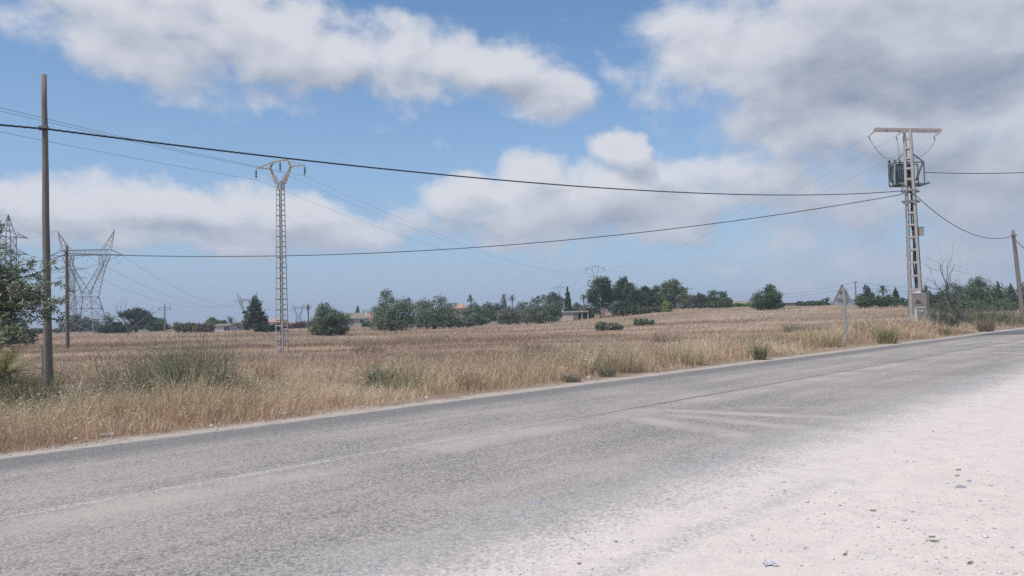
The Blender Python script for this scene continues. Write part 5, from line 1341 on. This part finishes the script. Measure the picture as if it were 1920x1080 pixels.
def wall(px0, px1, Y, ytop, label, mat, name='boundary_wall', th=.25):
    n = 12; b = ground((px0+px1)/2, Y); e = MB(); H = top_z((px0+px1)/2, ytop, Y)-b.z
    w = (px1-px0)/F*Y/2
    e.box((-w, -th/2, -.6), (w, th/2, H)).box((-w-.03, -th/2-.04, H), (w+.03, th/2+.04, H+.08))
    o = e.build(name, mat); o.location = b; return tag(o, label, 'wall')
wall(914, 948, 165, 603.5, 'low pale wall left of the open twiggy olive', M_WALLB)
wall(964, 992, 165, 603, 'short pale wall right of the open twiggy olive', M_WALLB)
wall(1127, 1135.5, 133, 578, 'red brick wall stub beside the middle distance pylon', M_BRICK)
wall(1466, 1532, 185, 568, 'long dark windbreak wall on the rise right of the round tree', M_NET)
wall(1378, 1414, 172, 571, 'dark low wall on the rise left of the round tree', M_NET)
wall(1375, 1416, 225, 565, 'pale yellowish wall behind the dark low one on the rise', M_WALLY)

# wire fence before the grove
def fence():
    b = ground(1255, 124); e = empty('wire_fence', b, 0, 'wire fence with thin leaning posts before the grove', 'fence'); rs = random.Random(6); tops = []
    pxs = [1148, 1161, 1172, 1184, 1197, 1205, 1221, 1238, 1255, 1268, 1281, 1290, 1310, 1322, 1338, 1348, 1361, 1372]
    for px in pxs:
        g = ground(px, 124+rs.uniform(-1, 1))-b; h = rs.uniform(1.1, 1.45); l = rs.gauss(0, .08) if px not in (1197, 1322) else .4
        t = g+Vector((l, 0, h)); MB().tube([g-Vector((0, 0, .1)), t], [.045, .04], 6).build('post', M_POLE2, e); tops.append((g, t))
    w = MB()
    for u in (.35, .65, .93):
        for (g0, t0), (g1, t1) in zip(tops[:-1], tops[1:]): w.tube([g0.lerp(t0, u), g1.lerp(t1, u)], .008, 3)
    w.build('wire', M_WIRE, e)
fence()

# ------------------------------------------------------------------ small things on the ground
def stone(px, py, size, flat, mat, label, name='stone', seed=0, z=.008, group=None):
    x, y = flat_pt(px, py); rs = random.Random(seed); mb = MB(); n = 9; prof = []
    rings = [(.55, 0), (1.0, .35), (.92, .75), (.5, 1.0)]; f = [rs.uniform(.75, 1.2) for _ in range(n)]
    vs = []
    for r, h in rings:
        for j in range(n):
            a = 6.2832*j/n; vs.append((math.cos(a)*size*r*f[j], math.sin(a)*size*.7*r*f[j], h*flat*(1+.2*rs.uniform(-1, 1))))
    fs = [(i*n+j, i*n+(j+1) % n, (i+1)*n+(j+1) % n, (i+1)*n+j) for i in range(3) for j in range(n)]+[tuple(range(n-1, -1, -1)), tuple(3*n+j for j in range(n))]
    o = mb.add(vs, fs).build(name, mat); o.location = (x, y, z-.002); o.rotation_euler = (0, 0, rs.random()*.6); return tag(o, label, 'stone', group)
stone(1802, 915, .062, .012, M_SLATE, 'flat dark grey stone lying on the pale gravel at right', 'flat_stone', 1)
stone(1817, 904, .022, .012, M_SLATE, 'small dark chip just above the flat grey stone', 'stone', 2)
stone(1838, 942, .018, .012, M_SLATE, 'small dark chip lower right of the flat grey stone', 'stone', 12)
stone(1006, 946, .045, .008, M_SLATE, 'thin dark fragment lying on the asphalt', 'flat_stone', 3)
stone(800, 748, .05, .05, M_WALLW, 'white stone on the verge edge below the middle of the field', 'stone', 4, .0)
stone(1103, 710, .05, .045, M_WALLW, 'white stone on the verge edge near the middle weeds', 'stone', 5, .0)
stone(1142, 703, .035, .03, M_WALLW, 'small white stone farther right along the verge edge', 'stone', 6, .0)
stone(536, 778, .13, .06, M_CONC, 'pale flat stone on the verge edge below the lattice pylon', 'stone', 7, .0)
stone(200, 818, .14, .05, M_CONC, 'pale flat stone on the verge edge near the left weeds', 'stone', 8, .0)
def paper(px, py):
    x, y = flat_pt(px, py); rs = random.Random(5); mb = MB(); vs = []; n = 6
    for i in range(n):
        for j in range(n): vs.append(((i-2.5)*.017+rs.gauss(0, .005), (j-2.5)*.015+rs.gauss(0, .006), .004+abs(rs.gauss(0, .009))))
    mb.add(vs, [(i*n+j, (i+1)*n+j, (i+1)*n+j+1, i*n+j+1) for i in range(n-1) for j in range(n-1)])
    o = mb.build('paper_scrap', M_LITTER); o.location = (x, y, .009); tag(o, 'crumpled whitish paper scrap on the gravel in the foreground', 'litter')
paper(1445, 1062)
M_GLEAF = simple('green_fallen_leaf', (.16, .19, .08), .6, scale=20); M_BLEAF = simple('brown_fallen_leaf', (.22, .17, .11), .7, scale=20)
def leaf(px, py, L, rz, mat, label):
    x, y = flat_pt(px, py); mb = MB(); vs = []; n = 6; L *= .75
    for i in range(n+1):
        t = i/n; w = L*.17*math.sin(math.pi*(.06+.9*t)); z = .003+.10*L*t*t
        vs += [(L*(t-.5), -w, z+.006), (L*(t-.5), 0, z), (L*(t-.5), w, z+.008)]
    mb.add(vs, [(3*i+k, 3*i+3+k, 3*i+4+k, 3*i+1+k) for i in range(n) for k in (0, 1)])
    o = mb.build('fallen_leaf', mat); o.location = (x, y, .010); o.rotation_euler = (0, 0, rz); tag(o, label, 'leaf', 'leaves fallen on the gravel')
leaf(1797, 884, .075, .1, M_GLEAF, 'olive coloured leaf farthest back above the flat grey stone')
leaf(1795, 895, .06, -.2, M_GLEAF, 'small green leaf between the farthest leaf and the flat stone')
leaf(1637, 961, .07, -.5, M_GLEAF, 'green leaf lying alone on the gravel left of the flat stone')
leaf(1752, 1019, .085, -.6, M_GLEAF, 'green leaf lying low on the gravel at the lower right')
leaf(1748, 1011, .055, -.3, M_BLEAF, 'brown leaf touching the green one at the lower right')
leaf(1820, 1060, .06, .3, M_BLEAF, 'brown leaf nearest the bottom right corner')
leaf(1585, 1044, .06, .5, M_BLEAF, 'brown leaf right of the crumpled paper scrap')

# ------------------------------------------------------------------ the hazy summer air
def air():
    m, nt, out = newmat('hazy_air')
    v = nt.n('ShaderNodeVolumePrincipled'); v.inputs['Color'].default_value = (.80, .88, 1, 1); v.inputs['Density'].default_value = .00055
    nt.put(out.inputs[1], v.outputs[0])
    o = MB().box((-3700, -1000, -6), (3700, 4700, 27)).build('haze', m); tag(o, kind='stuff')
air()
